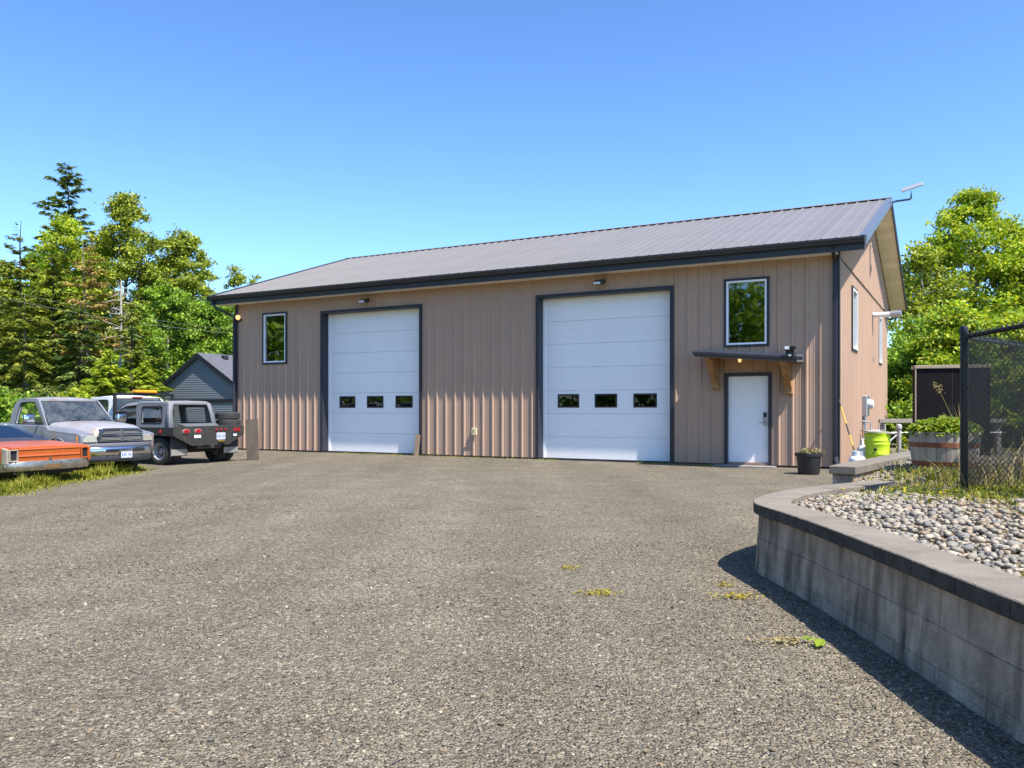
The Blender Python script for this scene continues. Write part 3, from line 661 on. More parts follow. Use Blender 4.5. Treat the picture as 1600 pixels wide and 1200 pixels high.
# window and door trims
def trim_frame(mb, o, w=0.06, v0=-0.048, v1=-0.0005, bottom=True):
    a, b, z0, z1 = o
    mb.box(a-w, a, v0, v1, z0-(w if bottom else 0), z1+w); mb.box(b, b+w, v0, v1, z0-(w if bottom else 0), z1+w); mb.box(a, b, v0, v1, z1, z1+w)
    if bottom: mb.box(a, b, v0, v1, z0-w, z0)
def window(o, name_parent=ws, side=False, mull=False):
    a, b, z0, z1 = o
    root = empty('window', (0, 0, 0), 0, ws)
    if side: root.location = (UR, 0, 0); root.rotation_euler = (0, 0, R(90))      # local x -> depth, local -y -> outwards
    t = MB(); trim_frame(t, (a+0.035, b-0.035, z0+0.035, z1-0.035), 0.055); t.build('window_trim', M['dark_trim'], root)
    f = MB(); w = 0.045; aa, bb, za, zb = a+0.035, b-0.035, z0+0.035, z1-0.035
    for x0, x1, y0, y1 in ((aa, aa+w, za, zb), (bb-w, bb, za, zb), (aa+w, bb-w, za, za+w), (aa+w, bb-w, zb-w, zb)):
        f.box(x0, x1, -0.036 if not side else -0.056, 0.06, y0, y1)
    f.build('window_frame', M['vinyl_white'], root)
    MB().box(aa+w, bb-w, 0.018, 0.024, za+w, zb-w).build('pane', M['window_glass'], root)
    return root
w1 = window(UW); w1['label'] = 'tall window with white frame above the entry canopy'
w2 = window(LWN); w2['label'] = 'tall window near the far corner of the front'
window(SW1, side=True); window(SW2, side=True)
MB().box(-16.75, -16.60, 0.06, 0.075, 2.95, 3.15).build('paper_notice', M['vinyl_white'], w2)
# big overhead doors
REC = 0.255
def overhead_door(o, seed):
    a, b, z0, z1 = o; root = empty('garage_door', (0, 0, 0), 0, ws); rg = random.Random(seed)
    t = MB(); ta = 0.085
    trim_frame(t, (a+ta, b-ta, z0, z1-ta), ta, -0.048, 0.0, bottom=False)
    t.build('door_trim', M['dark_trim'], root)
    j = MB(); j.box(a+0.02, a+ta-0.003, -0.001, REC+0.06, 0.0, z1-ta); j.box(b-ta+0.003, b-0.02, -0.001, REC+0.06, 0.0, z1-ta); j.box(a+ta, b-ta, 0.0, REC+0.06, z1-ta+0.003, z1-0.01)
    j.build('door_jamb', M['dark_trim'], root)
    s = MB(); s.box(a+ta, a+ta+0.055, REC-0.03, REC-0.004, 0, z1-ta); s.box(b-ta-0.055, b-ta, REC-0.03, REC-0.004, 0, z1-ta); s.box(a+ta+0.055, b-ta-0.055, REC-0.03, REC-0.004, z1-ta-0.05, z1-ta)
    s.build('weather_seal', M['vinyl_white'], root)
    A, B = a+ta+0.0, b-ta-0.0; n = 7; H = (z1-ta)/n
    for k in range(n):
        za, zb = k*H + (0.012 if k == 0 else 0.003), (k+1)*H-0.003; pm = MB()
        if k == 2:
            ww, wh = 0.60, 0.335; cz = (za+zb)/2+0.03; c0 = A + (B-A)*0.21; xs = [A + (B-A)*q for q in (0.205, 0.50, 0.795)]
            edges = [A]; 
            for c in xs: edges += [c-ww/2, c+ww/2]
            edges += [B]
            for i in range(0, len(edges)-1, 2): pm.box(edges[i], edges[i+1], REC, REC+0.045, za, zb)
            for c in xs:
                pm.box(c-ww/2, c+ww/2, REC, REC+0.045, za, cz-wh/2); pm.box(c-ww/2, c+ww/2, REC, REC+0.045, cz+wh/2, zb)
            p = pm.build('door_panel', M['door_white'], root)
            for c in xs:
                wn_ = MB()
                for x0, x1, y0, y1 in ((c-ww/2-0.012, c-ww/2+0.03, cz-wh/2-0.012, cz+wh/2+0.012), (c+ww/2-0.03, c+ww/2+0.012, cz-wh/2-0.012, cz+wh/2+0.012), (c-ww/2+0.03, c+ww/2-0.03, cz-wh/2-0.012, cz-wh/2+0.03), (c-ww/2+0.03, c+ww/2-0.03, cz+wh/2-0.03, cz+wh/2+0.012)):
                    wn_.box(x0, x1, REC-0.012, REC-0.0005, y0, y1)
                wn_.build('window_frame', M['black_plastic'], p, bevel=0.004)
                MB().box(c-ww/2+0.028, c+ww/2-0.028, REC+0.004, REC+0.009, cz-wh/2+0.028, cz+wh/2-0.028).build('pane', M['dark_glass'], p)
        else:
            # shallow pressed grooves along the panel
            g = [(REC, za)]
            for q in (0.33, 0.66):
                zz = za+(zb-za)*q; g += [(REC, zz-0.006), (REC+0.003, zz-0.002), (REC+0.003, zz+0.002), (REC, zz+0.006)]
            g += [(REC, zb), (REC+0.045, zb), (REC+0.045, za)]
            pm.prism(g, A, B, 'x'); pm.build('door_panel', M['door_white'], root)
    MB().box(A, B, REC-0.004, REC+0.04, 0.0, 0.011).build('bottom_seal', M['seal'], root)
    return root
overhead_door(D1, 1)['label'] = 'overhead door further from the entry'
overhead_door(D2, 2)['label'] = 'overhead door nearer the entry'
# entry door
ed = empty('entry_door', (0, 0, 0), 0, ws)
t = MB(); trim_frame(t, (MD[0]+0.07, MD[1]-0.07, 0.03, MD[3]-0.07), 0.07, -0.050, 0.0, bottom=False); t.build('door_trim', M['dark_trim'], ed)
j = MB(); j.box(MD[0]+0.03, MD[0]+0.069, 0.001, 0.14, 0.03, MD[3]-0.07); j.box(MD[1]-0.069, MD[1]-0.03, 0.001, 0.14, 0.03, MD[3]-0.07); j.box(MD[0]+0.071, MD[1]-0.071, 0.001, 0.14, MD[3]-0.068, MD[3]-0.02); j.build('door_frame', M['dark_trim'], ed)
lf = MB().box(MD[0]+0.074, MD[1]-0.074, 0.055, 0.10, 0.09, MD[3]-0.074).build('door_leaf', M['door_white'], ed, bevel=0.003)
MB().box(MD[0]+0.071, MD[1]-0.071, -0.02, 0.14, 0.02, 0.085).build('threshold', mat('threshold_wood', (0.33, 0.21, 0.13), 0.7, var=0.2, vs_=6, stretch=(0.3, 1, 1)), ed)
hx = MD[1]-0.17
h = MB(); h.box(hx-0.035, hx+0.10, 0.035, 0.054, 0.97, 1.27); h.build('lock_plate', M['steel'], lf, bevel=0.008)
MB().tube([(hx+0.01, 0.035, 1.04), (hx+0.01, -0.012, 1.04), (hx-0.12, -0.015, 1.04)], 0.011, 8).build('door_handle', M['steel'], lf, smooth=50)
MB().box(hx-0.02, hx+0.045, 0.012, 0.035, 1.16, 1.26).build('keypad', M['black_plastic'], lf, bevel=0.006)
for zz in (0.35, 1.05, 1.9): MB().tube([(MD[0]+0.076, 0.048, zz-0.05), (MD[0]+0.076, 0.048, zz+0.05)], 0.008, 8).build('hinge', M['steel'], ed)
# doorstep
st = MB().box(MD[0]-0.18, MD[1]+0.12, -0.42, -0.035, -0.05, 0.035).build('doorstep', M['concrete_step'], ws, bevel=0.01)
# canopy over the entry, falling gently to one side
cn = empty('entry_canopy', (0, 0, 0), 0, ws)
CU0, CU1, CV = -2.90, -0.68, -0.95; CZ0, CZ1 = 2.74, 2.56
def cz_(u): return CZ0 + (CZ1-CZ0)*(u-CU0)/(CU1-CU0)
def slab(u0, u1, v0, v1, d0, d1, fall=0.05):
    f = lambda v: fall*(v/CV)
    return [(u0, v0, cz_(u0)-f(v0)+d0), (u1, v0, cz_(u1)-f(v0)+d0), (u1, v1, cz_(u1)-f(v1)+d0), (u0, v1, cz_(u0)-f(v1)+d0),
            (u0, v0, cz_(u0)-f(v0)+d1), (u1, v0, cz_(u1)-f(v0)+d1), (u1, v1, cz_(u1)-f(v1)+d1), (u0, v1, cz_(u0)-f(v1)+d1)]
MB().hexa(slab(CU0+0.03, CU1-0.03, CV+0.03, -0.03, -0.085, -0.002)).build('canopy_deck', M['timber'], cn)
MB().hexa(slab(CU0, CU1, CV, -0.022, 0.0, 0.022)).build('canopy_roof', M['roofing'], cn)
m_ = MB(); m_.hexa(slab(CU0, CU1, CV-0.022, CV+0.001, -0.135, 0.034)); m_.hexa(slab(CU0-0.022, CU0+0.0, CV-0.022, -0.022, -0.135, 0.034)); m_.hexa(slab(CU1, CU1+0.022, CV-0.022, -0.022, -0.135, 0.034)); m_.build('canopy_fascia', mat('canopy_grey', (0.11, 0.11, 0.125), 0.45, var=0.1), cn)
MB().hexa(slab(CU0-0.05, CU1+0.16, CV-0.11, CV-0.023, -0.085, -0.005)).build('canopy_gutter', M['dark_trim'], cn, bevel=0.012)
for uu in (-2.66, -0.98):
    zt = cz_(uu)-0.09; br = empty('bracket', (0, 0, 0), 0, cn)
    MB().box(uu-0.085, uu+0.085, -0.18, -0.022, zt-0.80, zt-0.004).build('wall_post', M['timber'], br, bevel=0.01)
    MB().hexa([(uu-0.08, -0.22, zt-0.56), (uu+0.08, -0.22, zt-0.56), (uu+0.08, -0.10, zt-0.76), (uu-0.08, -0.10, zt-0.76), (uu-0.08, -0.90, zt-0.065), (uu+0.08, -0.90, zt-0.065), (uu+0.08, -0.66, zt-0.055), (uu-0.08, -0.66, zt-0.055)]).build('brace', M['timber'], br, bevel=0.008)
    MB().box(uu-0.068, uu+0.068, -0.90, -0.162, zt-0.15, zt-0.045).build('arm', M['timber'], br, bevel=0.008)
# small fittings fixed to the workshop
def fit(name, label, cat, u, v, z, group=None): return thing(name, label, cat, W(u, v, z), BROT, group)
def floodlight(u, z, label):
    r = fit('floodlight', label, 'light', u, -0.037, z, 'floodlights above the overhead doors')
    MB().box(-0.06, 0.06, -0.03, 0.0, -0.06, 0.06).build('back_plate', M['black_plastic'], r, bevel=0.006)
    MB().tube([(0, -0.03, 0), (0, -0.10, -0.01)], 0.02, 8).build('arm', M['black_plastic'], r)
    h_ = MB().hexa([(-0.15, -0.24, -0.085), (0.15, -0.24, -0.085), (0.15, -0.08, -0.04), (-0.15, -0.08, -0.04), (-0.15, -0.24, -0.02), (0.15, -0.24, -0.02), (0.15, -0.08, 0.05), (-0.15, -0.08, 0.05)]).build('lamp_head', M['black_plastic'], r, bevel=0.012)
    MB().hexa([(-0.13, -0.246, -0.078), (0.05, -0.246, -0.078), (0.05, -0.241, -0.084), (-0.13, -0.241, -0.084), (-0.13, -0.246, -0.028), (0.05, -0.246, -0.028), (0.05, -0.2405, -0.026), (-0.13, -0.2405, -0.026)]).build('lens', M['lens_white'], h_)
floodlight(-13.15, 4.60, 'small black floodlight above the overhead door beside the flatbed truck')
floodlight(-5.60, 4.60, 'small black floodlight above the overhead door nearer the entry door')
r = fit('wall_lamp', 'lit round globe lamp on the wall near the far downspout', 'lamp', UL+0.22, -0.037, 4.30)
MB().lathe([(0.05, 0), (0.05, -0.02)], 12, axis='y').build('back_plate', M['dark_trim'], r)
MB().tube([(0, -0.02, -0.05), (0, -0.11, -0.09), (0, -0.12, -0.03)], 0.014, 8).build('arm', M['dark_trim'], r)
MB().lathe([(0.0, -0.085), (0.05, -0.07), (0.085, 0.0), (0.06, 0.06), (0.0, 0.085)], 16, (0, -0.12, 0.06)).build('globe', M['lamp_glow'], r, smooth=60)
r = fit('canopy_lamp', 'small lit amber bulb hanging under the entry canopy', 'lamp', -2.02, -0.40, 2.47)
MB().lathe([(0.05, 0.13), (0.05, 0.10), (0.03, 0.09)], 12).build('socket', M['dark_trim'], r)
MB().lathe([(0.025, 0.09), (0.045, 0.03), (0.03, -0.03), (0.0, -0.05)], 12).build('bulb', M['lamp_glow'], r, smooth=60)
r = fit('security_light', 'black twin-head security light on the low end of the canopy gutter', 'light', CU1-0.10, CV-0.14, CZ1+0.03)
MB().box(-0.09, 0.09, 0.0, 0.05, -0.10, 0.12).build('housing', M['black_plastic'], r, bevel=0.01)
MB().box(-0.10, 0.02, -0.10, 0.0, 0.02, 0.14).build('lamp_head', M['black_plastic'], r, bevel=0.02)
MB().box(-0.09, 0.0, -0.105, -0.101, 0.05, 0.12).build('lens', M['lens_white'], r)
MB().box(0.04, 0.15, -0.09, 0.0, 0.06, 0.13).build('lamp_head', M['black_plastic'], r, bevel=0.02)
MB().lathe([(0.0, -0.05), (0.035, -0.03), (0.04, 0.0)], 12, (0.0, -0.03, -0.06)).build('sensor', M['lens_white'], r)
r = fit('hose_bib', 'cream faucet box low on the wall between the overhead doors', 'faucet', -9.40, -0.037, 0.72)
MB().box(-0.08, 0.08, -0.05, 0.0, -0.09, 0.10).build('cover_box', M['cream'], r, bevel=0.008)
MB().tube([(-0.02, -0.05, 0.02), (-0.02, -0.13, 0.02), (-0.02, -0.15, -0.03)], 0.017, 8).build('spout', M['brass'], r)
MB().lathe([(0.03, 0.0), (0.03, 0.012)], 10, (-0.02, -0.09, 0.05)).build('handle', M['brass'], r)
r = fit('plank', 'short weathered board leaning at the edge of the overhead door', 'plank', -11.30, -0.13, 0.0)
MB().hexa([(-0.07, -0.05, 0.0), (0.07, -0.05, 0.0), (0.07, -0.01, 0.0), (-0.07, -0.01, 0.0), (-0.07, 0.055, 0.62), (0.07, 0.055, 0.60), (0.07, 0.092, 0.60), (-0.07, 0.092, 0.62)]).build('board', mat('old_board', (0.24, 0.17, 0.11), 0.85, var=0.25, vs_=8, stretch=(1, 1, 0.15)), r)
# satellite panel at the ridge
r = fit('satellite_dish', 'flat grey satellite panel on a bent arm at the roof ridge', 'satellite dish', RK+0.055, RIDGE_V-0.35, Z_RIDGE-0.20)
MB().box(-0.03, 0.0, -0.07, 0.07, -0.09, 0.09).build('mount', M['steel'], r)
MB().tube([(0, 0, 0), (0.10, 0.0, 0.03), (0.46, 0.0, 0.04), (0.50, 0.0, 0.07), (0.50, 0.0, 0.34)], 0.028, 10).build('mast', mat('mast_grey', (0.10, 0.12, 0.15), 0.4, metal=0.3), r, smooth=50)
pn = MB().box(-0.29, 0.29, -0.20, 0.20, -0.016, 0.016).build('panel', mat('dish_grey', (0.27, 0.275, 0.28), 0.45, var=0.04), r, bevel=0.012)
pn.location = (0.52, 0, 0.38); pn.rotation_euler = (R(26), R(-14), 0)
# exhaust flue and meter on the gable wall
r = fit('exhaust_flue', 'white horizontal exhaust pipe poking out of the gable wall', 'exhaust pipe', UR+0.03, 7.6, 4.20)
MB().lathe([(0.075, -0.05), (0.075, 0.55)], 16, axis='x').build('pipe', M['vinyl_white'], r, smooth=50)
MB().lathe([(0.11, 0.50), (0.11, 0.78), (0.06, 0.80)], 16, axis='x').build('cap', M['steel'], r, smooth=50)
MB().lathe([(0.12, 0.0), (0.12, 0.012)], 16, axis='x').build('collar', M['steel'], r)
r = fit('electric_meter', 'grey electric meter box with glass dome on the gable wall', 'electric meter', UR+0.02, 5.2, 1.40)
MB().box(0.0, 0.14, -0.55, 0.10, -0.25, 0.32).build('meter_box', M['steel'], r, bevel=0.02)
MB().lathe([(0.13, 0.14), (0.13, 0.22), (0.11, 0.27), (0.0, 0.285)], 18, (0, -0.22, 0.08), axis='x').build('meter_dome', M['lens_white'], r, smooth=50)
MB().tube([(0.06, -0.35, -0.25), (0.06, -0.35, -1.35)], 0.03, 8).build('conduit', M['steel'], r); MB().tube([(0.06, -0.10, -0.25), (0.06, -0.10, -1.35)], 0.022, 8).build('conduit', M['steel'], r)

# ------------------------------------------------------------------ grey cottage garage behind
mat('lap_siding', (0.20, 0.22, 0.25), 0.6, var=0.08, vs_=4, stretch=(0.3, 1, 6))
mat('shingles', (0.085, 0.085, 0.098), 0.9, var=0.3, vs_=5, bump=0.4, bs=30)
mat('navy_trim', (0.020, 0.022, 0.032), 0.5)
AX, AY = -18.1, 48.0
gh = thing('grey_garage', 'dark grey gabled garage with lap siding behind the flatbed truck', 'building', (AX, AY, 0), BROT)
HW, EZ, AZ, GD = 3.3, 2.55, 4.46, 9.0; gs = (4.58-2.38)/3.74
m_ = MB(); z = 0.05
while z < AZ:
    z1 = min(z+0.13, AZ); hw0 = HW if z <= EZ-0.05 else max(0.0, HW*(AZ-z)/(AZ-EZ+0.05)); hw1 = HW if z1 <= EZ-0.05 else max(0.0, HW*(AZ-z1)/(AZ-EZ+0.05))
    m_.hexa([(-hw0, -0.022, z), (hw0, -0.022, z), (hw0, 0.1, z), (-hw0, 0.1, z), (-hw1, -0.004, z1), (hw1, -0.004, z1), (hw1, 0.1, z1), (-hw1, 0.1, z1)]); z = z1
m_.build('gable_siding', M['lap_siding'], gh)
MB().box(-HW-0.01, HW+0.01, -0.05, -0.023, 1.72, 1.92).build('belly_band', M['navy_trim'], gh)
MB().box(-HW, HW, 0.11, GD, 0, EZ).build('wall', M['lap_siding'], gh)
rr = MB()
for s in (-1, 1):
    x1, zz = s*3.74, 2.38
    rr.hexa([(0, -0.14, 4.50), (x1, -0.14, zz-0.08), (x1, GD+0.4, zz-0.08), (0, GD+0.4, 4.50), (0, -0.14, 4.60), (x1, -0.14, zz+0.02), (x1, GD+0.4, zz+0.02), (0, GD+0.4, 4.60)])
gr_ = rr.build('roof', M['shingles'], gh)
for s in (-1, 1):
    MB().hexa([(0, -0.175, 4.30), (s*3.76, -0.175, 2.14), (s*3.76, -0.141, 2.14), (0, -0.141, 4.30), (0, -0.175, 4.585), (s*3.76, -0.175, 2.39), (s*3.76, -0.141, 2.39), (0, -0.141, 4.585)]).build('rake_board', M['navy_trim'], gr_)
for q in (1.3, 3.6, 6.4):
    MB().box(0.35, 0.62, q, q+0.35, 4.20, 4.52).build('roof_vent', M['black_plastic'], gr_, bevel=0.03)
# ------------------------------------------------------------------ vehicles: local x towards the end that faces the yard, z up
mat('silver_paint', (0.25, 0.255, 0.28), 0.32, metal=0.35, var=0.10, vs_=2.5, coat=0.25, tint2=(0.30, 0.20, 0.155), t2_amt=0.06, t2_scale=1.7)
mat('peeled_paint', (0.34, 0.325, 0.33), 0.4, metal=0.25, var=0.18, vs_=2.5, coat=0.2, tint2=(0.33, 0.19, 0.12), t2_amt=0.17, t2_scale=2.0)
mat('bumper_grey', (0.10, 0.10, 0.115), 0.6, var=0.1)
mat('orange_paint', (0.40, 0.085, 0.012), 0.35, var=0.12, vs_=3, coat=0.3, tint2=(0.23, 0.075, 0.03), t2_amt=0.10, t2_scale=3.0)
mat('vinyl_black', (0.035, 0.036, 0.045), 0.42, var=0.2, vs_=4)
mat('white_paint', (0.72, 0.72, 0.71), 0.35, var=0.05, coat=0.2)
mat('bed_black', (0.028, 0.027, 0.025), 0.6, var=0.4, vs_=5, tint2=(0.13, 0.075, 0.04), t2_amt=0.16, t2_scale=4.0)
mat('hardtop_grey', (0.165, 0.168, 0.18), 0.55, var=0.10, vs_=3, spec=0.4)
mat('red_lens', (0.30, 0.012, 0.016), 0.25, var=0.1); mat('amber_lens', (0.75, 0.26, 0.02), 0.25, var=0.1)
mat('plate_white', (0.46, 0.48, 0.52), 0.4, var=0.03); mat('plate_blue', (0.06, 0.10, 0.32), 0.5)
mat('reflector', (0.36, 0.35, 0.32), 0.25, metal=0.4, var=0.15)
mat('headlight', (0.30, 0.28, 0.21), 0.15, var=0.2, vs_=12, coat=0.6)
mat('mud', (0.30, 0.26, 0.20), 0.9, var=0.3)
mat('plywood', (0.16, 0.125, 0.09), 0.85, var=0.35, vs_=3, stretch=(1, 1, 0.4), tint2=(0.42, 0.20, 0.075), t2_amt=0.10, t2_scale=1.2)
mat('seat_grey', (0.08, 0.08, 0.085), 0.9)

def wheel(parent, x, y, z, r, w, side, rim='steel', deep=0.0, flat=0.0):
    """side -1: outer face towards -y"""
    root = empty('wheel', (x, y, z), 0, parent); s = side
    prof = [(r*0.60, -w*0.42), (r*0.66, -w/2), (r*0.86, -w/2), (r*0.95, -w*0.44), (r*0.995, -w*0.30), (r, 0), (r*0.995, w*0.30), (r*0.95, w*0.44), (r*0.86, w/2), (r*0.66, w/2), (r*0.60, w*0.42), (r*0.60, -w*0.42)]
    rings = MB().lathe(prof, 36, axis='y'); rings.build('tyre', M['rubber'], root, smooth=50)
    tr = MB()
    for k in range(36):
        a = 2*math.pi*k/36
        for q in (-1, 1):
            ca, sa = math.cos(a), math.sin(a); tx, tz = -sa, ca; bw = 0.018
            p = lambda rr, d, yy: (ca*rr+tx*d, yy, sa*rr+tz*d)
            tr.hexa([p(r*0.975, -bw, q*w*0.16), p(r*0.975, bw, q*w*0.16), p(r*0.955, bw, q*w*0.46), p(r*0.955, -bw, q*w*0.46), p(r*1.012, -bw, q*w*0.16), p(r*1.012, bw, q*w*0.16), p(r*0.985, bw, q*w*0.46), p(r*0.985, -bw, q*w*0.46)])
    tr.build('tread', M['rubber'], root)['kind'] = 'stuff'
    o = s*w/2
    m_ = MB().lathe([(r*0.63, s*w*0.45), (r*0.62, s*w*0.47), (r*0.585, s*w*0.46), (r*0.54, s*(w*0.36-deep*0.5)), (r*0.50, s*(w*0.30-deep)), (r*0.24, s*(w*0.24-deep)), (r*0.22, s*(w*0.34-deep*0.6)), (r*0.10, s*(w*0.36-deep*0.6)), (0.001, s*(w*0.36-deep*0.6))], 28, axis='y', caps=False)
    rim_o = m_.build('rim', M[rim], root, smooth=40)
    MB().lathe([(0.001, s*(w*0.262-deep)), (r*0.43, s*(w*0.262-deep)), (r*0.43, s*(w*0.275-deep)), (0.001, s*(w*0.275-deep))], 20, axis='y').build('hub_disc', M['mud'] if rim == 'steel' else M['seat_grey'], rim_o)
    hl = MB()
    for k in range(8):
        a = 2*math.pi*k/8; hl.lathe([(r*0.075, 0), (r*0.075, s*0.012)], 8, (math.cos(a)*r*0.37, s*(w*0.276-deep), math.sin(a)*r*0.33), axis='y')
    hl.build('hand_hole', M['seal'], rim_o)['kind'] = 'stuff'
    return root
def plate(parent, x, y, z, w=0.30, h=0.15, d=1):
    p = MB().box(x, x+0.006*d, y-w/2, y+w/2, z-h/2, z+h/2).build('licence_plate', M['plate_white'], parent)
    t = MB(); n = 6
    for k in range(n):
        if k == 3: continue
        c = y - w*0.36 + k*w*0.145; t.box(x+0.0065*d, x+0.008*d, c-w*0.04, c+w*0.022, z-h*0.24, z+h*0.2)
    t.build('plate_digits', M['plate_blue'], p); return p
def arch(cx, cz, r, a0, a1, n=10):
    return [(cx+r*math.cos(R(a0+(a1-a0)*k/n)), cz+r*math.sin(R(a0+(a1-a0)*k/n))) for k in range(n+1)]
def pane(parent, pts, m_, th=0.006, name='pane'):
    a = [Vector(p) for p in pts]; n = (a[1]-a[0]).cross(a[2]-a[0]).normalized()*th
    return MB().hexa([*a, *[p+n for p in a]]).build(name, m_, parent) if len(a) == 4 else MB().add(a, [tuple(range(len(a)))]).build(name, m_, parent)
def bar(mb, a, b, wx, wy, up=Vector((0, 0, 1))):
    a, b = Vector(a), Vector(b); t = (b-a).normalized(); s = t.cross(up)
    if s.length < 1e-4: s = t.cross(Vector((1, 0, 0)))
    s.normalize(); q = s.cross(t).normalized(); s = s*wx/2; q = q*wy/2
    return mb.hexa([a-s-q, a+s-q, a+s+q, a-s+q, b-s-q, b+s-q, b+s+q, b-s+q])
def rounded_poly(corners, radii, n=5):
    out = []; m_ = len(corners)
    for i in range(m_):
        p, a, b = (Vector((*corners[i], 0)), Vector((*corners[i-1], 0)), Vector((*corners[(i+1) % m_], 0)))
        r_ = radii[i]; s0 = p + (a-p).normalized()*r_; s1 = p + (b-p).normalized()*r_
        for k in range(n):
            t = k/(n-1); q = s0*(1-t)**2 + p*2*t*(1-t) + s1*t*t; out.append((q.x, q.y))
    return out
def side_frame(parent, outer, inner, ro, ri, yf, s, th, paint, seal, gl, name='side_frame'):
    """pressed side panel with a round-cornered window opening; outlines in x, z; yf(z) gives the half width"""
    O, I = rounded_poly(outer, ro), rounded_poly(inner, ri); n = len(O)
    P = lambda q, d: (q[0], s*(yf(q[1])-d), q[1])
    v = [P(q, 0) for q in O] + [P(q, 0.004) for q in I] + [P(q, th) for q in I] + [P(q, th) for q in O]
    f = [(a*n+i, a*n+(i+1) % n, ((a+1) % 4)*n+(i+1) % n, ((a+1) % 4)*n+i) for a in range(4) for i in range(n)]
    fr = MB().add(v, f).build(name, paint, parent, smooth=45)
    ring = [P(q, -0.001) for q in I]; MB().tube(ring+[ring[0]], 0.011, 5).build('window_seal', seal, fr)
    if gl: MB().add([P(q, th*0.6) for q in I], [tuple(range(n))]).build('side_window', gl, fr)
    return fr
def greenhouse(parent, f0, f1, r0, r1, zb, zt, hb, ht, paint, roofm, gl, pil=0.085, door_split=None, roof_th=0.06, crown=0.03):
    """cab above the belt line. f0/f1 front x at belt/roof, r0/r1 rear x at belt/roof"""
    cab = empty('cab', (0, 0, 0), 0, parent); p = MB()
    C = {}
    for s in (-1, 1):
        C['f', s] = (Vector((f0, s*hb, zb)), Vector((f1, s*ht, zt))); C['r', s] = (Vector((r0, s*hb, zb)), Vector((r1, s*ht, zt)))
        g = 1 if f0 > r0 else -1; yf = lambda z: hb + 0.012 + (ht+0.03-hb)*(z-zb)/(zt-zb)
        side_frame(cab, [(f0+g*0.02, zb-0.04), (f1+g*0.05, zt+0.035), (r1-g*0.06, zt+0.035), (r0-g*0.05, zb-0.04)], [(f0-g*0.14, zb+0.025), (f1-g*0.035, zt-0.055), (r1+g*0.16, zt-0.055), (r0+g*0.22, zb+0.025)], (0.01, 0.13, 0.26, 0.02), (0.03, 0.05, 0.12, 0.05), yf, s, 0.05, paint, M['seal'], gl)
    # domed roof
    rings = []
    n = 9
    for k in range(8):
        t = k/7; x = f1 + 0.05 + (r1-0.05-f1-0.05)*t; ed = math.sin(math.pi*t)**0.35 if 0 < t < 1 else 0
        rings.append([(x, -ht*(1.03) + 2*ht*1.03*i/(n-1), zt + roof_th*0.35 + (crown+roof_th*0.6)*ed*(1-abs(2*i/(n-1)-1)**3.0)) for i in range(n)] + [(x, ht*0.98, zt-0.02), (x, -ht*0.98, zt-0.02)])
    MB().loft(rings).build('roof', roofm, cab, smooth=60)
    e = pil*0.35
    fb, ft = C['f', -1], C['f', 1]
    pane(cab, [fb[0]+Vector((0.012, e, 0.0)), ft[0]+Vector((0.012, -e, 0)), ft[1]+Vector((0.012, -e, 0)), fb[1]+Vector((0.012, e, 0))], gl, name='windshield')
    rb, rt = C['r', -1], C['r', 1]
    pane(cab, [rb[0]+Vector((-0.0, e, 0.02)), rt[0]+Vector((0, -e, 0.02)), rt[1]+Vector((0, -e, -0.03)), rb[1]+Vector((0, e, -0.03))], gl, name='rear_window')
    for pr_, dx in ((('f', -1), ('f', 1)), 0.014), ((('r', -1), ('r', 1)), -0.01):
        a, b = C[pr_[0]], C[pr_[1]]; ex = Vector((dx if f0 > r0 else -dx, 0, 0)); iy = Vector((0, e, 0))
        MB().tube([a[0]+ex+iy, b[0]+ex-iy, b[1]+ex-iy, a[1]+ex+iy, a[0]+ex+iy], 0.014, 5).build('glass_seal', M['seal'], cab)
    return cab

VR = R(-29)           # vehicles stand nearly parallel with the workshop
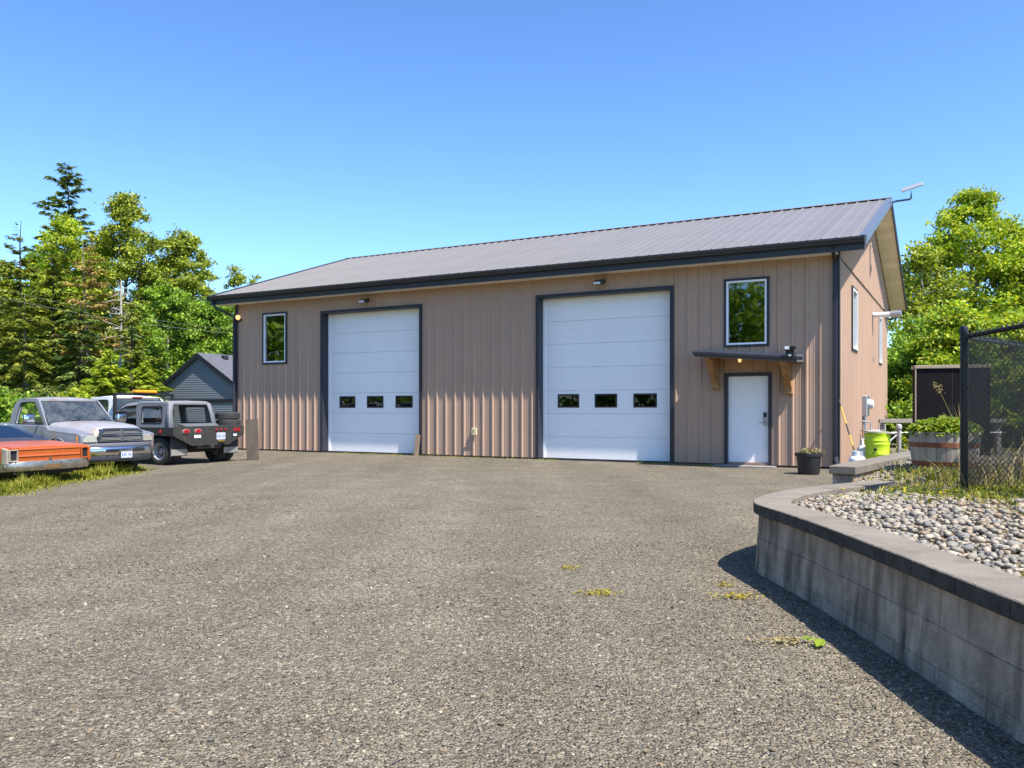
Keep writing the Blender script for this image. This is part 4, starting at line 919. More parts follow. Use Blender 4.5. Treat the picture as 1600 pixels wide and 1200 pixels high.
# ---------------------------------------------------------------- silver pickup, nose to the yard
def pickup(loc, rz, k=1.0):
    t = thing('pickup_truck', 'faded silver pickup truck with peeling hood and chrome grille beside orange car', 'truck', loc, rz); t.scale = (k, k, k)
    w = 0.98; S = M['silver_paint']
    low = [(-0.16, 0.52), (-0.12, 0.70), (-0.10, 0.98), (-0.30, 1.03), (-1.35, 1.10), (-1.45, 1.20), (-3.05, 1.22), (-3.10, 1.20), (-3.14, 1.21), (-5.35, 1.21), (-5.37, 0.55)]
    low += [(-4.95, 0.52)] + arch(-4.50, 0.44, 0.45, 170-180+180, 10, 10)[::1] + [(-4.02, 0.42), (-1.50, 0.42)] + arch(-1.02, 0.42, 0.47, 175+0, 5, 10)[::1]
    # order: walk along the bottom from the tail to the nose
    body = [(-0.16, 0.52), (-0.12, 0.70), (-0.10, 0.98), (-0.30, 1.03), (-1.35, 1.10), (-1.45, 1.19), (-3.05, 1.21), (-3.06, 0.95), (-3.12, 0.95), (-3.13, 1.21), (-5.35, 1.21), (-5.37, 0.55)]
    body += arch(-4.50, 0.44, 0.46, 168, 12) + arch(-1.02, 0.42, 0.48, 168, 12)
    MB().prism(body, -w, w).build('body', S, t, bevel=0.045, seg=3, smooth=50, ang=28)
    ins = MB(); ins.box(-5.3, -0.3, -0.72, 0.72, 0.42, 0.92); ins.build('underbody', M['seal'], t)
    for s in (-1, 1):   # flared arch lips
        for cx, cz in ((-1.02, 0.42), (-4.50, 0.44)):
            pts = arch(cx, cz, 0.485, 172, 8, 12); MB().tube([(x, s*(w+0.004), z) for x, z in pts], 0.022, 6).build('arch_lip', S, t, smooth=60)
    # raised hood
    rings = []
    for x, hw, z, sh in ((-0.06, 0.56, 1.07, 0.10), (-0.12, 0.60, 1.15, 0.12), (-0.35, 0.64, 1.205, 0.13), (-0.8, 0.69, 1.245, 0.12), (-1.25, 0.75, 1.275, 0.10), (-1.48, 0.80, 1.27, 0.06)):
        rings.append([(x, -hw-0.07, z-sh-0.03), (x, -hw, z-sh*0.5), (x, -hw+0.07, z-0.012), (x, -hw*0.5, z+0.008), (x, 0, z+0.014), (x, hw*0.5, z+0.008), (x, hw-0.07, z-0.012), (x, hw, z-sh*0.5), (x, hw+0.07, z-sh-0.03)])
    MB().loft(rings).build('hood', M['peeled_paint'], t, smooth=60)
    for s in (-1, 1):   # rounded fender tops
        fr = []
        for x, z0 in ((-0.14, 0.96), (-0.3, 1.02), (-0.8, 1.085), (-1.3, 1.13), (-1.5, 1.16)):
            fr.append([(x, s*0.58, z0-0.06), (x, s*0.64, z0+0.03), (x, s*0.80, z0+0.045), (x, s*0.93, z0+0.005), (x, s*0.985, z0-0.10), (x, s*0.985, z0-0.3), (x, s*0.58, z0-0.3)])
        MB().loft(fr).build('fender', S, t, smooth=55)
    cab = greenhouse(t, -1.50, -2.12, -3.02, -2.92, 1.20, 1.80, 0.90, 0.75, S, M['peeled_paint'], M['car_glass'], pil=0.072)
    MB().box(-1.62, -1.50, -0.80, 0.80, 1.17, 1.245).build('cowl', M['black_plastic'], t, bevel=0.02)
    for y in (-0.45, 0.25): MB().tube([(-1.50, y, 1.255), (-1.60, y+0.45, 1.34)], 0.010, 6).build('wiper', M['black_plastic'], t)
    sb = MB(); sb.box(-2.92, -2.75, -0.78, 0.78, 1.0, 1.55); sb.box(-2.85, -2.35, -0.78, 0.78, 0.9, 1.1); sb.build('bench_seat', M['seat_grey'], t, bevel=0.05)
    MB().box(-1.95, -1.5, -0.84, 0.84, 0.95, 1.19).build('dashboard', M['interior'], t, bevel=0.03)
    for s in (-1, 1):
        dl = MB(); dl.box(-2.98, -2.975, s*(w+0.001)-0.001, s*(w+0.001)+0.001, 0.55, 1.2); dl.box(-1.62, -1.615, s*(w+0.001)-0.001, s*(w+0.001)+0.001, 0.55, 1.2); dl.build('door_gap', M['seal'], t)
        MB().box(-2.86, -2.66, s*w-0.012, s*w+0.03, 1.03, 1.075).build('door_handle', M['black_plastic'], t, bevel=0.01)
        mr = empty('mirror', (-1.72, s*0.98, 1.30), 0, t)
        MB().tube([(0, -s*0.05, -0.04), (0, s*0.12, -0.02)], 0.03, 8).build('arm', M['black_plastic'], mr)
        MB().box(-0.06, 0.05, min(s*0.10, s*0.38), max(s*0.10, s*0.38), -0.06, 0.15).build('housing', M['chrome'], mr, bevel=0.045, seg=3, smooth=60)
        MB().box(-0.06, 0.04, min(s*0.12, s*0.36), max(s*0.12, s*0.36), -0.085, -0.061).build('housing_base', M['seat_grey'], mr, bevel=0.01)
    # grille with cross bars
    g = empty('grille', (0, 0, 0), 0, t)
    fr = MB(); y0, z0, z1 = 0.60, 0.80, 1.13
    out = [(-y0, z0+0.03), (-y0+0.02, z1-0.07), (-y0+0.12, z1), (y0-0.12, z1), (y0-0.02, z1-0.07), (y0, z0+0.03), (y0-0.05, z0), (-y0+0.05, z0)]
    inn = [(y*0.90, (z-0.965)*0.80+0.960) for y, z in out]
    rings = []
    n = len(out); fr.add([(-0.02, y, z) for y, z in out]+[(0.01, y*0.97, (z-.965)*.95+.965) for y, z in out]+[(0.01, y, z) for y, z in inn]+[(-0.05, y, z) for y, z in inn],
        [(a*n+i, a*n+(i+1) % n, (a+1)*n+(i+1) % n, (a+1)*n+i) for a in range(3) for i in range(n)])
    fr.build('grille_surround', M['chrome'], g, smooth=40)
    cb = MB(); cb.box(-0.035, 0.012, -0.035, 0.035, 0.82, 1.11); cb.box(-0.035, 0.010, -0.54, -0.036, 0.945, 0.985); cb.box(-0.035, 0.010, 0.036, 0.54, 0.945, 0.985); cb.build('cross_bar', M['chrome'], g, bevel=0.008)
    MB().box(-0.09, -0.055, -0.55, 0.55, 0.82, 1.11).build('grille_back', M['seal'], g)
    sl = MB()
    for z in (0.855, 0.885, 0.915, 1.010, 1.040, 1.070): sl.box(-0.05, -0.012, -0.53, 0.53, z-0.008, z+0.008)
    sl.build('grille_slats', M['reflector'], g)
    for s in (-1, 1):
        h = MB().hexa([(-0.02, s*0.615, 0.80), (-0.10, s*0.93, 0.80), (-0.30, s*0.93, 0.80), (-0.20, s*0.615, 0.80), (-0.04, s*0.615, 0.955), (-0.12, s*0.93, 0.95), (-0.32, s*0.93, 0.95), (-0.22, s*0.615, 0.955)])
        h.build('headlight', M['headlight'], t, bevel=0.015)
        MB().hexa([(-0.105, s*0.932, 0.80), (-0.24, s*0.996, 0.80), (-0.40, s*0.95, 0.80), (-0.30, s*0.90, 0.80), (-0.125, s*0.932, 0.95), (-0.25, s*0.996, 0.945), (-0.41, s*0.95, 0.945), (-0.31, s*0.90, 0.95)]).build('marker_lamp', M['amber_lens'], t, bevel=0.006)
    # wrapped bumper: section swept round the nose
    def sweep(name, sec, m_, reach=0.10, smooth=50, parent=t):
        rings = []
        for k in range(13):
            q = -1 + 2*k/12; y = q*1.0; x = reach - 0.34*abs(q)**3.2
            rings.append([(x+dx, y*(1 - (0.02 if abs(q) == 1 else 0)), z) for dx, z in sec])
        return MB().loft(rings).build(name, m_, parent, smooth=smooth)
    sweep('bumper_top_pad', [(-0.10, 0.78), (0.015, 0.775), (0.035, 0.745), (0.03, 0.70), (-0.10, 0.70)], M['bumper_grey'])
    bc = sweep('bumper', [(-0.08, 0.698), (0.03, 0.698), (0.06, 0.67), (0.055, 0.56), (0.03, 0.50), (-0.08, 0.49)], M['chrome'])
    sweep('valance', [(-0.12, 0.488), (0.025, 0.488), (0.0, 0.40), (-0.05, 0.34), (-0.14, 0.33)], M['bumper_grey'])
    for s in (-1, 1): MB().box(0.12, 0.163, min(s*0.17, s*0.50), max(s*0.17, s*0.50), 0.575, 0.645).build('bumper_slot', M['seal'], bc, bevel=0.01)
    plate(t, 0.168, 0.0, 0.50)
    for s in (-1, 1): wheel(t, -1.02, s*0.86, 0.37, 0.37, 0.25, s, 'steel'); wheel(t, -4.50, s*0.86, 0.37, 0.37, 0.25, s, 'steel')
    return t
PK = (-8.95, 19.05); pickup((PK[0], PK[1], ground_z(*PK)-0.03), VR, 0.96)

# ---------------------------------------------------------------- orange coupe, tail to the yard
def coupe(loc, rz, k=1.0):
    t = thing('orange_coupe', 'weathered orange old coupe with black roof and empty tail lamp holes, tail towards the yard', 'car', loc, rz); t.scale = (k, k, k)
    w = 0.95; O = M['orange_paint']
    body = [(-0.06, 0.38), (0.0, 0.50), (0.0, 0.62), (-0.05, 0.86), (-0.30, 0.91), (-1.25, 0.95), (-3.2, 0.93), (-4.9, 0.84), (-5.0, 0.45), (-4.95, 0.30)] + arch(-4.15, 0.33, 0.38, 175, 5) + arch(-1.25, 0.33, 0.38, 175, 5)
    MB().prism(body, -w, w).build('body', O, t, bevel=0.05, seg=3, smooth=50, ang=25)
    MB().box(-4.9, -0.2, -0.7, 0.7, 0.25, 0.7).build('underbody', M['seal'], t)
    # decklid lip and recessed tail panel
    dk = []
    for x, z, hw in ((-0.005, 0.865, 0.80), (-0.05, 0.888, 0.84), (-0.5, 0.925, 0.85), (-1.15, 0.965, 0.86)):
        dk.append([(x, -hw, z-0.03), (x, -hw, z), (x, 0, z+0.012), (x, hw, z), (x, hw, z-0.03)])
    MB().loft(dk).build('trunk_lid', O, t, smooth=40)
    tp = MB().prism([(-0.01, 0.56), (0.022, 0.565), (0.010, 0.585), (0.012, 0.66), (0.030, 0.675), (0.018, 0.72), (0.018, 0.80), (0.034, 0.825), (0.020, 0.86), (-0.04, 0.86)], -0.70, 0.70).build('tail_panel', O, t, bevel=0.004)
    em = MB()
    for i, (a, b) in enumerate((((-0.03, 0.615), (0.0, 0.655)), ((0.0, 0.655), (0.03, 0.615)), ((-0.035, 0.60), (0.035, 0.60)))):
        bar(em, (0.026, a[0], a[1]), (0.026, b[0], b[1]), 0.008, 0.012, Vector((1, 0, 0)))
    em.build('emblem', M['dull_chrome'], tp)
    for s in (-1, 1):
        tl = empty('tail_lamp_opening', (0, 0, 0), 0, t)
        y0, y1 = sorted((s*0.715, s*0.905)); b_ = MB()
        for a0, a1, c0, c1 in ((y0, y0+0.025, 0.575, 0.835), (y1-0.025, y1, 0.575, 0.835), (y0+0.025, y1-0.025, 0.575, 0.60), (y0+0.025, y1-0.025, 0.81, 0.835)): b_.box(-0.02, 0.045, a0, a1, c0, c1)
        b_.build('lamp_bezel', O if s > 0 else M['mud'], tl, bevel=0.008); MB().box(-0.02, 0.006, y0+0.024, y1-0.024, 0.599, 0.811).build('lamp_hole', M['seal'], tl)
        q = MB(); q.hexa([(-0.12, s*0.90, 0.52), (0.03, s*0.905, 0.52), (0.03, s*0.955, 0.52), (-0.12, s*0.965, 0.52), (-0.12, s*0.90, 0.88), (0.03, s*0.905, 0.84), (0.03, s*0.955, 0.84), (-0.12, s*0.965, 0.88)]); q.build('quarter_end_cap', M['mud'] if s < 0 else O, t, bevel=0.012)
    rings = []
    for k_ in range(13):
        q = -1 + 2*k_/12; x = 0.10 - 0.16*abs(q)**4; y = q*0.96
        up = 0.0
        rings.append([(x-0.10, y, 0.575+up), (x, y, 0.58+up), (x+0.03, y, 0.545), (x+0.026, y, 0.43), (x, y, 0.365), (x-0.10, y, 0.36)])
    bmp = MB().loft(rings).build('bumper', M['dull_chrome'], t, smooth=45)
    MB().box(0.115, 0.128, -0.17, 0.17, 0.41, 0.53).build('plate_recess', mat('rust_plate', (0.16, 0.085, 0.03), 0.6, var=0.3), bmp)
    MB().prism([(0.03, 0.556), (0.06, 0.561), (0.06, 0.57), (0.03, 0.57)], -0.8, 0.8).build('bumper_top_strip', M['chrome'], bmp)
    MB().box(-0.10, 0.02, -0.80, 0.80, 0.30, 0.35).build('shaded_valance', M['seal'], t, bevel=0.02)  # valance coloured black to give the shade below the bumper
    # cabin with fastback glass
    V_ = M['vinyl_black']; cb = empty('cabin', (0, 0, 0), 0, t)
    rg = []
    for x, z, hb, ht in ((-1.10, 0.965, 0.80, 0.78), (-1.75, 1.20, 0.86, 0.66), (-2.10, 1.305, 0.88, 0.62), (-2.7, 1.335, 0.88, 0.61), (-3.05, 1.30, 0.88, 0.60)):
        rg.append([(x, -ht-0.05, z-0.05), (x, -ht, z-0.008), (x, -ht*0.5, z+0.008), (x, ht*0.5, z+0.008), (x, ht, z-0.008), (x, ht+0.05, z-0.05), (x, ht, z-0.07), (x, -ht, z-0.07)])
    MB().loft(rg).build('roof', V_, cb, smooth=50)
    MB().hexa([(-1.32, -0.60, 1.052), (-1.32, 0.60, 1.052), (-2.02, 0.52, 1.296), (-2.02, -0.52, 1.296), (-1.325, -0.60, 1.062), (-1.325, 0.60, 1.062), (-2.03, 0.52, 1.305), (-2.03, -0.52, 1.305)]).build('rear_window', M['dark_glass'], cb)
    for s in (-1, 1):
        MB().add([(-1.12, s*0.83, 0.94), (-2.30, s*0.88, 0.94), (-2.36, s*0.66, 1.26), (-2.05, s*0.66, 1.27), (-1.72, s*0.71, 1.16)], [(0, 1, 2, 3, 4)]).build('sail_panel', V_, cb)
        MB().tube([(-1.08, s*0.80, 0.968), (-1.75, s*0.705, 1.178), (-2.08, s*0.66, 1.283)], 0.012, 6).build('drip_trim', M['chrome'], cb)
        MB().add([(-2.30, s*0.88, 0.94), (-3.65, s*0.88, 0.94), (-3.05, s*0.65, 1.26), (-2.36, s*0.66, 1.26)], [(0, 1, 2, 3)]).build('side_window', M['car_glass'], cb)
    MB().hexa([(-3.70, -0.80, 0.94), (-3.70, 0.80, 0.94), (-3.06, 0.58, 1.27), (-3.06, -0.58, 1.27), (-3.71, -0.80, 0.945), (-3.71, 0.80, 0.945), (-3.07, 0.58, 1.275), (-3.07, -0.58, 1.275)]).build('windshield', M['car_glass'], cb)
    for s in (-1, 1): wheel(t, -1.25, s*0.80, 0.31, 0.32, 0.21, s, 'dull_chrome'); wheel(t, -4.15, s*0.80, 0.31, 0.32, 0.21, s, 'dull_chrome')
    return t
OC = (-9.16, 16.45); coupe((OC[0], OC[1], ground_z(*OC)-0.03), R(-24)).scale = (0.95, 0.95, 0.89)

# ---------------------------------------------------------------- flatbed truck, tail to the yard
def flatbed(loc, rz):
    t = thing('flatbed_truck', 'white-cab flatbed truck with black steel deck and amber roof light bar', 'truck', loc, rz)
    w = 1.17; B = M['bed_black']; dz = 0.98
    dk = empty('deck', (0, 0, 0), 0, t)
    MB().box(-2.75, -0.03, -w, w, dz-0.09, dz).build('deck_plate', B, dk)
    for s in (-1, 1): MB().box(-2.75, -0.03, min(s*w, s*(w+0.03)), max(s*w, s*(w+0.03)), dz-0.20, dz+0.02).build('side_rail', B, dk)
    rp = [(-w-0.03, dz+0.05), (-w-0.03, dz-0.20), (-0.60, dz-0.48), (0.66, dz-0.48), (w+0.03, dz-0.20), (w+0.03, dz+0.05)]
    tail = MB().prism(rp, -0.03, 0.0, 'x').build('tail_plate', B, t, bevel=0.006)
    for y in (-0.80, -0.42):
        q = MB().lathe([(0.001, 0), (0.055, 0), (0.055, 0.02), (0.045, 0.032), (0.001, 0.036)], 16, axis='x'); o_ = q.build('oval_lamp', M['red_lens'], t, smooth=45); o_.location = (0.001, y, dz-0.085); o_.scale = (1, 1.9, 1.05)
        q = MB().lathe([(0.056, 0), (0.068, 0), (0.068, 0.014), (0.056, 0.014), (0.056, 0)], 16, axis='x'); p_ = q.build('lamp_ring', M['reflector'], t, smooth=45); p_.location = (0.001, y, dz-0.085); p_.scale = (1, 1.8, 1.05)
    for y in (0.20, 0.36, 0.52): MB().lathe([(0.001, 0.0), (0.034, 0.0), (0.034, 0.02), (0.001, 0.03)], 12, (0.001, y, dz-0.06), axis='x').build('marker_lamp', M['red_lens'], t)
    for y in (0.86, 0.99): MB().box(0.001, 0.02, y-0.05, y+0.05, dz-0.12, dz-0.02).build('square_lamp', M['red_lens'], t, bevel=0.006)
    MB().lathe([(0.001, 0.0), (0.05, 0.0), (0.05, 0.02), (0.001, 0.03)], 14, (-0.5, -w-0.03, dz-0.09), axis='x').build('side_lamp', M['red_lens'], t)
    MB().box(0.001, 0.016, -0.54, -0.32, dz-0.27, dz-0.19).build('reverse_lamp', M['lens_white'], t, bevel=0.01); MB().box(0.001, 0.016, 0.80, 0.92, dz-0.25, dz-0.19).build('reverse_lamp', M['lens_white'], t, bevel=0.01)
    plate(t, 0.004, 0.36, dz-0.235, 0.30, 0.19)
    MB().box(-0.02, 0.05, 0.26, 0.46, dz-0.40, dz-0.345).build('plate_lamp', M['brass'], t, bevel=0.01)
    # frame, hitch, dark fill and flaps
    for s in (-1, 1): MB().box(-5.0, -0.04, s*0.42-0.05, s*0.42+0.05, 0.55, 0.86).build('frame_rail', B, t)
    MB().box(-1.05, -0.35, -0.40, 0.40, 0.36, 0.86).build('rear_dark_fill', M['seal'], t, bevel=0.05); MB().box(-2.7, -1.2, -1.0, 1.0, 0.42, 0.88).build('under_deck_dark_fill', M['seal'], t, bevel=0.02)  # black blocks added to keep the space under the deck in shade
    MB().box(-0.30, -0.04, -0.42, 0.42, 0.42, 0.56).build('hitch_beam', B, t, bevel=0.01)
    MB().box(-0.05, 0.10, -0.05, 0.05, 0.42, 0.52).build('hitch_socket', B, t, bevel=0.01)
    for s in (-1, 1):
        MB().box(-0.19, -0.18, min(s*0.62, s*1.15), max(s*0.62, s*1.15), 0.24, dz-0.10).build('mud_flap', M['rubber'], t)
        MB().box(-0.176, -0.170, min(s*0.62, s*1.13), max(s*0.62, s*1.13), 0.26, 0.42).build('flap_plate', M['reflector'], t)
    for s in (-1, 1):
        wheel(t, -0.66, s*1.03, 0.37, 0.37, 0.22, s, 'rim_silver', 0.085); wheel(t, -0.66, s*0.77, 0.365, 0.365, 0.22, s, 'rim_silver', 0.085); wheel(t, -4.75, s*0.86, 0.365, 0.365, 0.23, s, 'steel')
    MB().tube([(-0.66, -0.75, 0.37), (-0.66, 0.75, 0.37)], 0.08, 10).build('axle', B, t)
    # cab
    body = [(-2.86, 0.50), (-2.86, 1.16), (-4.55, 1.16), (-4.65, 1.08), (-5.75, 1.0), (-5.85, 0.55)] + arch(-4.75, 0.42, 0.46, 172, 8)
    MB().prism(body, -0.97, 0.97).build('cab_body', M['white_paint'], t, bevel=0.05, seg=3, smooth=50, ang=25)
    greenhouse(t, -4.50, -3.90, -2.90, -3.0, 1.15, 1.80, 0.90, 0.77, M['white_paint'], M['white_paint'], M['car_glass'], pil=0.10)
    MB().box(-3.06, -2.99, -0.16, 0.16, 1.79, 1.84).build('third_brake_lamp', M['red_lens'], t, bevel=0.01)
    MB().box(-3.5, -3.1, -0.75, 0.75, 0.9, 1.5).build('seat', M['seat_grey'], t, bevel=0.06)
    # headache rack
    rk = empty('headache_rack', (0, 0, 0), 0, t); p = MB()
    for y in (-0.95, 0.95): bar(p, (-2.72, y, dz), (-2.72, y, dz+0.93), 0.07, 0.07)
    bar(p, (-2.72, -0.985, dz+0.93), (-2.72, 0.985, dz+0.93), 0.07, 0.07); bar(p, (-2.72, -0.95, dz+0.22), (-2.72, 0.95, dz+0.22), 0.06, 0.06)
    p.build('rack_frame', M['black_plastic'], rk); q = MB()
    for y in (-0.55, -0.18, 0.18, 0.55): bar(q, (-2.72, y, dz+0.22), (-2.72, y, dz), 0.03, 0.03)
    q.box(-2.74, -2.73, -0.92, 0.92, dz+0.0, dz+0.20); q.build('rack_infill', B, rk)
    MB().box(-2.80, -2.62, -0.36, 0.36, dz+0.968, dz+1.05).build('amber_light_bar', mat('amber_bar', (0.80, 0.30, 0.015), 0.3, var=0.1), rk, bevel=0.02)
    return t
FB = (-8.22, 22.62); FZ = ground_z(*FB)-0.0; fb = flatbed((FB[0], FB[1], FZ), VR)
FM = Matrix.Translation((FB[0], FB[1], FZ)) @ Matrix.Rotation(VR, 4, 'Z')
def onbed(x, y, z): return tuple(FM @ Vector((x, y, z)))
# load on the deck: moulded hardtop shell
def hardtop(loc, rz):
    t = thing('hardtop_shell', 'loose grey moulded vehicle hardtop with empty windows lying on the flatbed', 'hardtop', loc, rz)
    H = M['hardtop_grey']; hb, ht, z1 = 0.76, 0.66, 0.72; x0, x1 = 0.0, -1.30
    # roof, rounded across, running on as a thin cap at the front
    rings = []
    for x, z, hw in ((0.02, z1-0.05, ht-0.02), (-0.03, z1-0.01, ht), (-0.15, z1, ht+0.01), (-1.2, z1-0.01, ht), (-1.75, z1-0.05, ht-0.02), (-2.05, z1-0.13, ht-0.06), (-2.12, z1-0.165, ht-0.08)):
        rings.append([(x, -hw-0.035, z-0.09), (x, -hw, z-0.03), (x, -hw+0.09, z), (x, 0, z+0.012), (x, hw-0.09, z), (x, hw, z-0.03), (x, hw+0.035, z-0.09), (x, hw, z-0.085), (x, hw-0.11, z-0.045), (x, -hw+0.11, z-0.045), (x, -hw, z-0.085)])
    MB().loft(rings).build('roof_skin', H, t, smooth=55)
    for s in (-1, 1):
        # side panel with a window opening, leaning in towards the top
        def P(x, z): return (x, s*(hb - (hb-ht-0.03)*z/z1), z)
        def P2(x, z): return (x, s*(hb-0.045 - (hb-ht-0.03)*z/z1), z)
        side_frame(t, [(-1.22, 0.0), (-1.30, z1-0.04), (0.0, z1-0.04), (0.02, 0.0)], [(-1.02, 0.13), (-1.05, 0.57), (-0.22, 0.57), (-0.20, 0.13)], (0.01, 0.16, 0.10, 0.01), (0.06, 0.07, 0.07, 0.06), lambda z: hb - (hb-ht-0.03)*z/z1, s, 0.045, H, M['black_plastic'], None, 'side_panel')
        # heavy rear corner post, sweeping out at the foot
        MB().loft([[(0.16, s*(hb+0.03), 0.0), (-0.02, s*(hb+0.035), 0.0), (-0.02, s*(hb-0.11), 0.0), (0.16, s*(hb-0.13), 0.0)], [(0.07, s*(hb-0.02), 0.40), (-0.03, s*(hb-0.01), 0.40), (-0.03, s*(hb-0.13), 0.40), (0.07, s*(hb-0.15), 0.40)], [(0.03, s*(ht+0.02), z1-0.06), (-0.05, s*(ht+0.03), z1-0.06), (-0.05, s*(ht-0.12), z1-0.06), (0.03, s*(ht-0.12), z1-0.06)]]).build('corner_post', H, t, bevel=0.015, smooth=50)
    MB().box(-0.04, 0.03, -ht+0.11, ht-0.11, z1-0.115, z1-0.04).build('rear_header', H, t, bevel=0.02)
    return t
hardtop(onbed(-0.44, -0.30, 0.985), VR)
r = thing('plastic_sheet', 'flat grey plastic panel lying across the back of the flatbed deck', 'sheet', onbed(-0.15, -0.10, 1.0), VR)
MB().hexa([(-0.22, -0.62, 0.06), (0.02, -0.55, 0.0), (0.02, 0.52, 0.0), (-0.22, 0.62, 0.06), (-0.22, -0.62, 0.10), (0.02, -0.55, 0.035), (0.02, 0.52, 0.035), (-0.22, 0.62, 0.10)]).build('sheet', mat('slate_panel', (0.11, 0.115, 0.125), 0.5, var=0.1), r, bevel=0.01)
MB().box(-0.22, 0.0, -0.5, 0.5, -0.015, 0.0).build('runner', M['black_plastic'], r)
for i, lb in enumerate(('upper of two black spare tyres stacked on the flatbed corner', 'lower of two black spare tyres stacked on the flatbed corner')):
    zz = 1.19+0.205 if i == 0 else 1.19-0.005
    t_ = thing('spare_tyre', lb, 'tyre', onbed(-0.36+0.02*i, 0.93+0.01*i, zz-0.10), VR+0.5*i, 'spare tyres on the flatbed')
    r0, w0 = 0.335, 0.20
    MB().lathe([(r0*0.60, -w0*0.42), (r0*0.66, -w0/2), (r0*0.88, -w0/2), (r0*0.97, -w0*0.40), (r0, 0), (r0*0.97, w0*0.40), (r0*0.88, w0/2), (r0*0.66, w0/2), (r0*0.60, w0*0.42), (r0*0.60, -w0*0.42)], 32).build('carcass', M['rubber'], t_, smooth=50)
    tr = MB()
    for k in range(40):
        a = 2*math.pi*k/40; ca, sa = math.cos(a), math.sin(a)
        p = lambda rr, d, z: (ca*rr-sa*d, sa*rr+ca*d, z)
        for z0_, z1_ in ((-0.075, -0.008), (0.008, 0.075)): tr.hexa([p(r0*.96, -.019, z0_), p(r0*1.012, -.019, z0_), p(r0*1.012, .019, z0_), p(r0*.96, .019, z0_), p(r0*.96, -.019, z1_), p(r0*1.012, -.019, z1_), p(r0*1.012, .019, z1_), p(r0*.96, .019, z1_)])
    tr.build('tread', M['rubber'], t_)['kind'] = 'stuff'
q = onbed(0.06, 1.26, 0)
r = thing('plywood_sheet', 'weathered plywood sheet standing on edge against the far corner of the flatbed', 'plywood', (q[0], q[1], ground_z(q[0], q[1])), VR+R(8))
MB().hexa([(-0.02, 0.0, 0.0), (0.36, 0.05, 0.0), (0.36, 0.068, 0.0), (-0.02, 0.018, 0.0), (-0.02, -0.05, 1.16), (0.36, 0.0, 1.20), (0.36, 0.018, 1.20), (-0.02, -0.032, 1.16)]).build('sheet', M['plywood'], r)
# ------------------------------------------------------------------ leaf and blade builders
def leaf_quads(C, N, size, rng, aspect=0.62, fold=0.25, droop=0.0):
    """leaf-shaped faces: C (n,3) centres, N (n,3) normals, size (n,) -> V, F (two quads per leaf, folded along the rib)"""
    n = len(C); N = N/np.linalg.norm(N, axis=1)[:, None]
    T = rng.normal(0, 1, (n, 3)); T[:, 2] -= droop; T -= N*np.sum(T*N, 1)[:, None]; T /= np.linalg.norm(T, axis=1)[:, None]
    B = np.cross(N, T); s = size[:, None]
    p0 = C - T*s*0.5; p3 = C + T*s*0.5; a = aspect*0.5
    l1 = C - T*s*0.12 + B*s*a + N*s*fold*a; l2 = C + T*s*0.22 + B*s*a*0.8 + N*s*fold*a; r1 = C - T*s*0.12 - B*s*a + N*s*fold*a; r2 = C + T*s*0.22 - B*s*a*0.8 + N*s*fold*a
    V = np.stack([p0, l1, l2, p3, r2, r1], 1).reshape(-1, 3)
    i = np.arange(n)[:, None]*6
    F = np.concatenate([i + np.array([[0, 3, 2, 1]]), i + np.array([[0, 5, 4, 3]])], 0)
    return V, F
def simple_quads(C, N, size, rng, aspect=0.6):
    n = len(C); N = N/np.linalg.norm(N, axis=1)[:, None]
    T = rng.normal(0, 1, (n, 3)); T -= N*np.sum(T*N, 1)[:, None]; T /= np.linalg.norm(T, axis=1)[:, None]; B = np.cross(N, T); s = size[:, None]
    V = np.stack([C - T*s*0.5, C + B*s*aspect*0.5 - N*s*0.08, C + T*s*0.5, C - B*s*aspect*0.5 + N*s*0.08], 1).reshape(-1, 3)
    return V, np.arange(n)[:, None]*4 + np.array([[0, 1, 2, 3]])
def blades(P, h, rng, width=0.012, lean=0.35):
    """grass blades: root points P, heights h; three-segment tapered strips"""
    n = len(P); az = rng.uniform(0, 2*np.pi, n); d = np.stack([np.cos(az), np.sin(az), np.zeros(n)], 1); sd = np.stack([-np.sin(az), np.cos(az), np.zeros(n)], 1)
    ln = rng.uniform(0.05, lean*2, n)[:, None]; hh = h[:, None]; w = (width*rng.uniform(0.6, 1.3, n))[:, None]; up = np.array([[0, 0, 1.0]])
    pts = [P, P + up*hh*0.5 + d*hh*ln*0.25, P + up*hh*(1-ln*0.35) + d*hh*ln*0.9]
    V = np.stack([pts[0]-sd*w, pts[0]+sd*w, pts[1]+sd*w*0.8, pts[1]-sd*w*0.8, pts[2]+sd*w*0.1, pts[2]-sd*w*0.1], 1).reshape(-1, 3)
    i = np.arange(n)[:, None]*6
    return V, np.concatenate([i+np.array([[0, 1, 2, 3]]), i+np.array([[3, 2, 4, 5]])], 0)
def join(parts):
    VV, FF, b = [], [], 0
    for V, F in parts: VV.append(V); FF.append(F+b); b += len(V)
    return np.concatenate(VV), np.concatenate(FF)
foliage('grass_blades', [(0.08, 0.11, 0.012), (0.17, 0.21, 0.02), (0.28, 0.28, 0.03), (0.40, 0.33, 0.08)], 0.35, 0.04)
foliage('weed_leaves', [(0.05, 0.085, 0.012), (0.11, 0.16, 0.02), (0.19, 0.22, 0.03), (0.27, 0.23, 0.06)], 0.35, 0.05)
foliage('dry_stems', [(0.28, 0.21, 0.10), (0.40, 0.32, 0.17), (0.22, 0.18, 0.06), (0.48, 0.40, 0.24)], 0.2, 0.03)
foliage('yellow_petals', [(0.42, 0.32, 0.01), (0.52, 0.41, 0.02), (0.46, 0.35, 0.015)], 0.2, 0.03)
foliage('planter_leaves', [(0.09, 0.15, 0.012), (0.20, 0.29, 0.02), (0.34, 0.40, 0.035)], 0.35, 0.06)

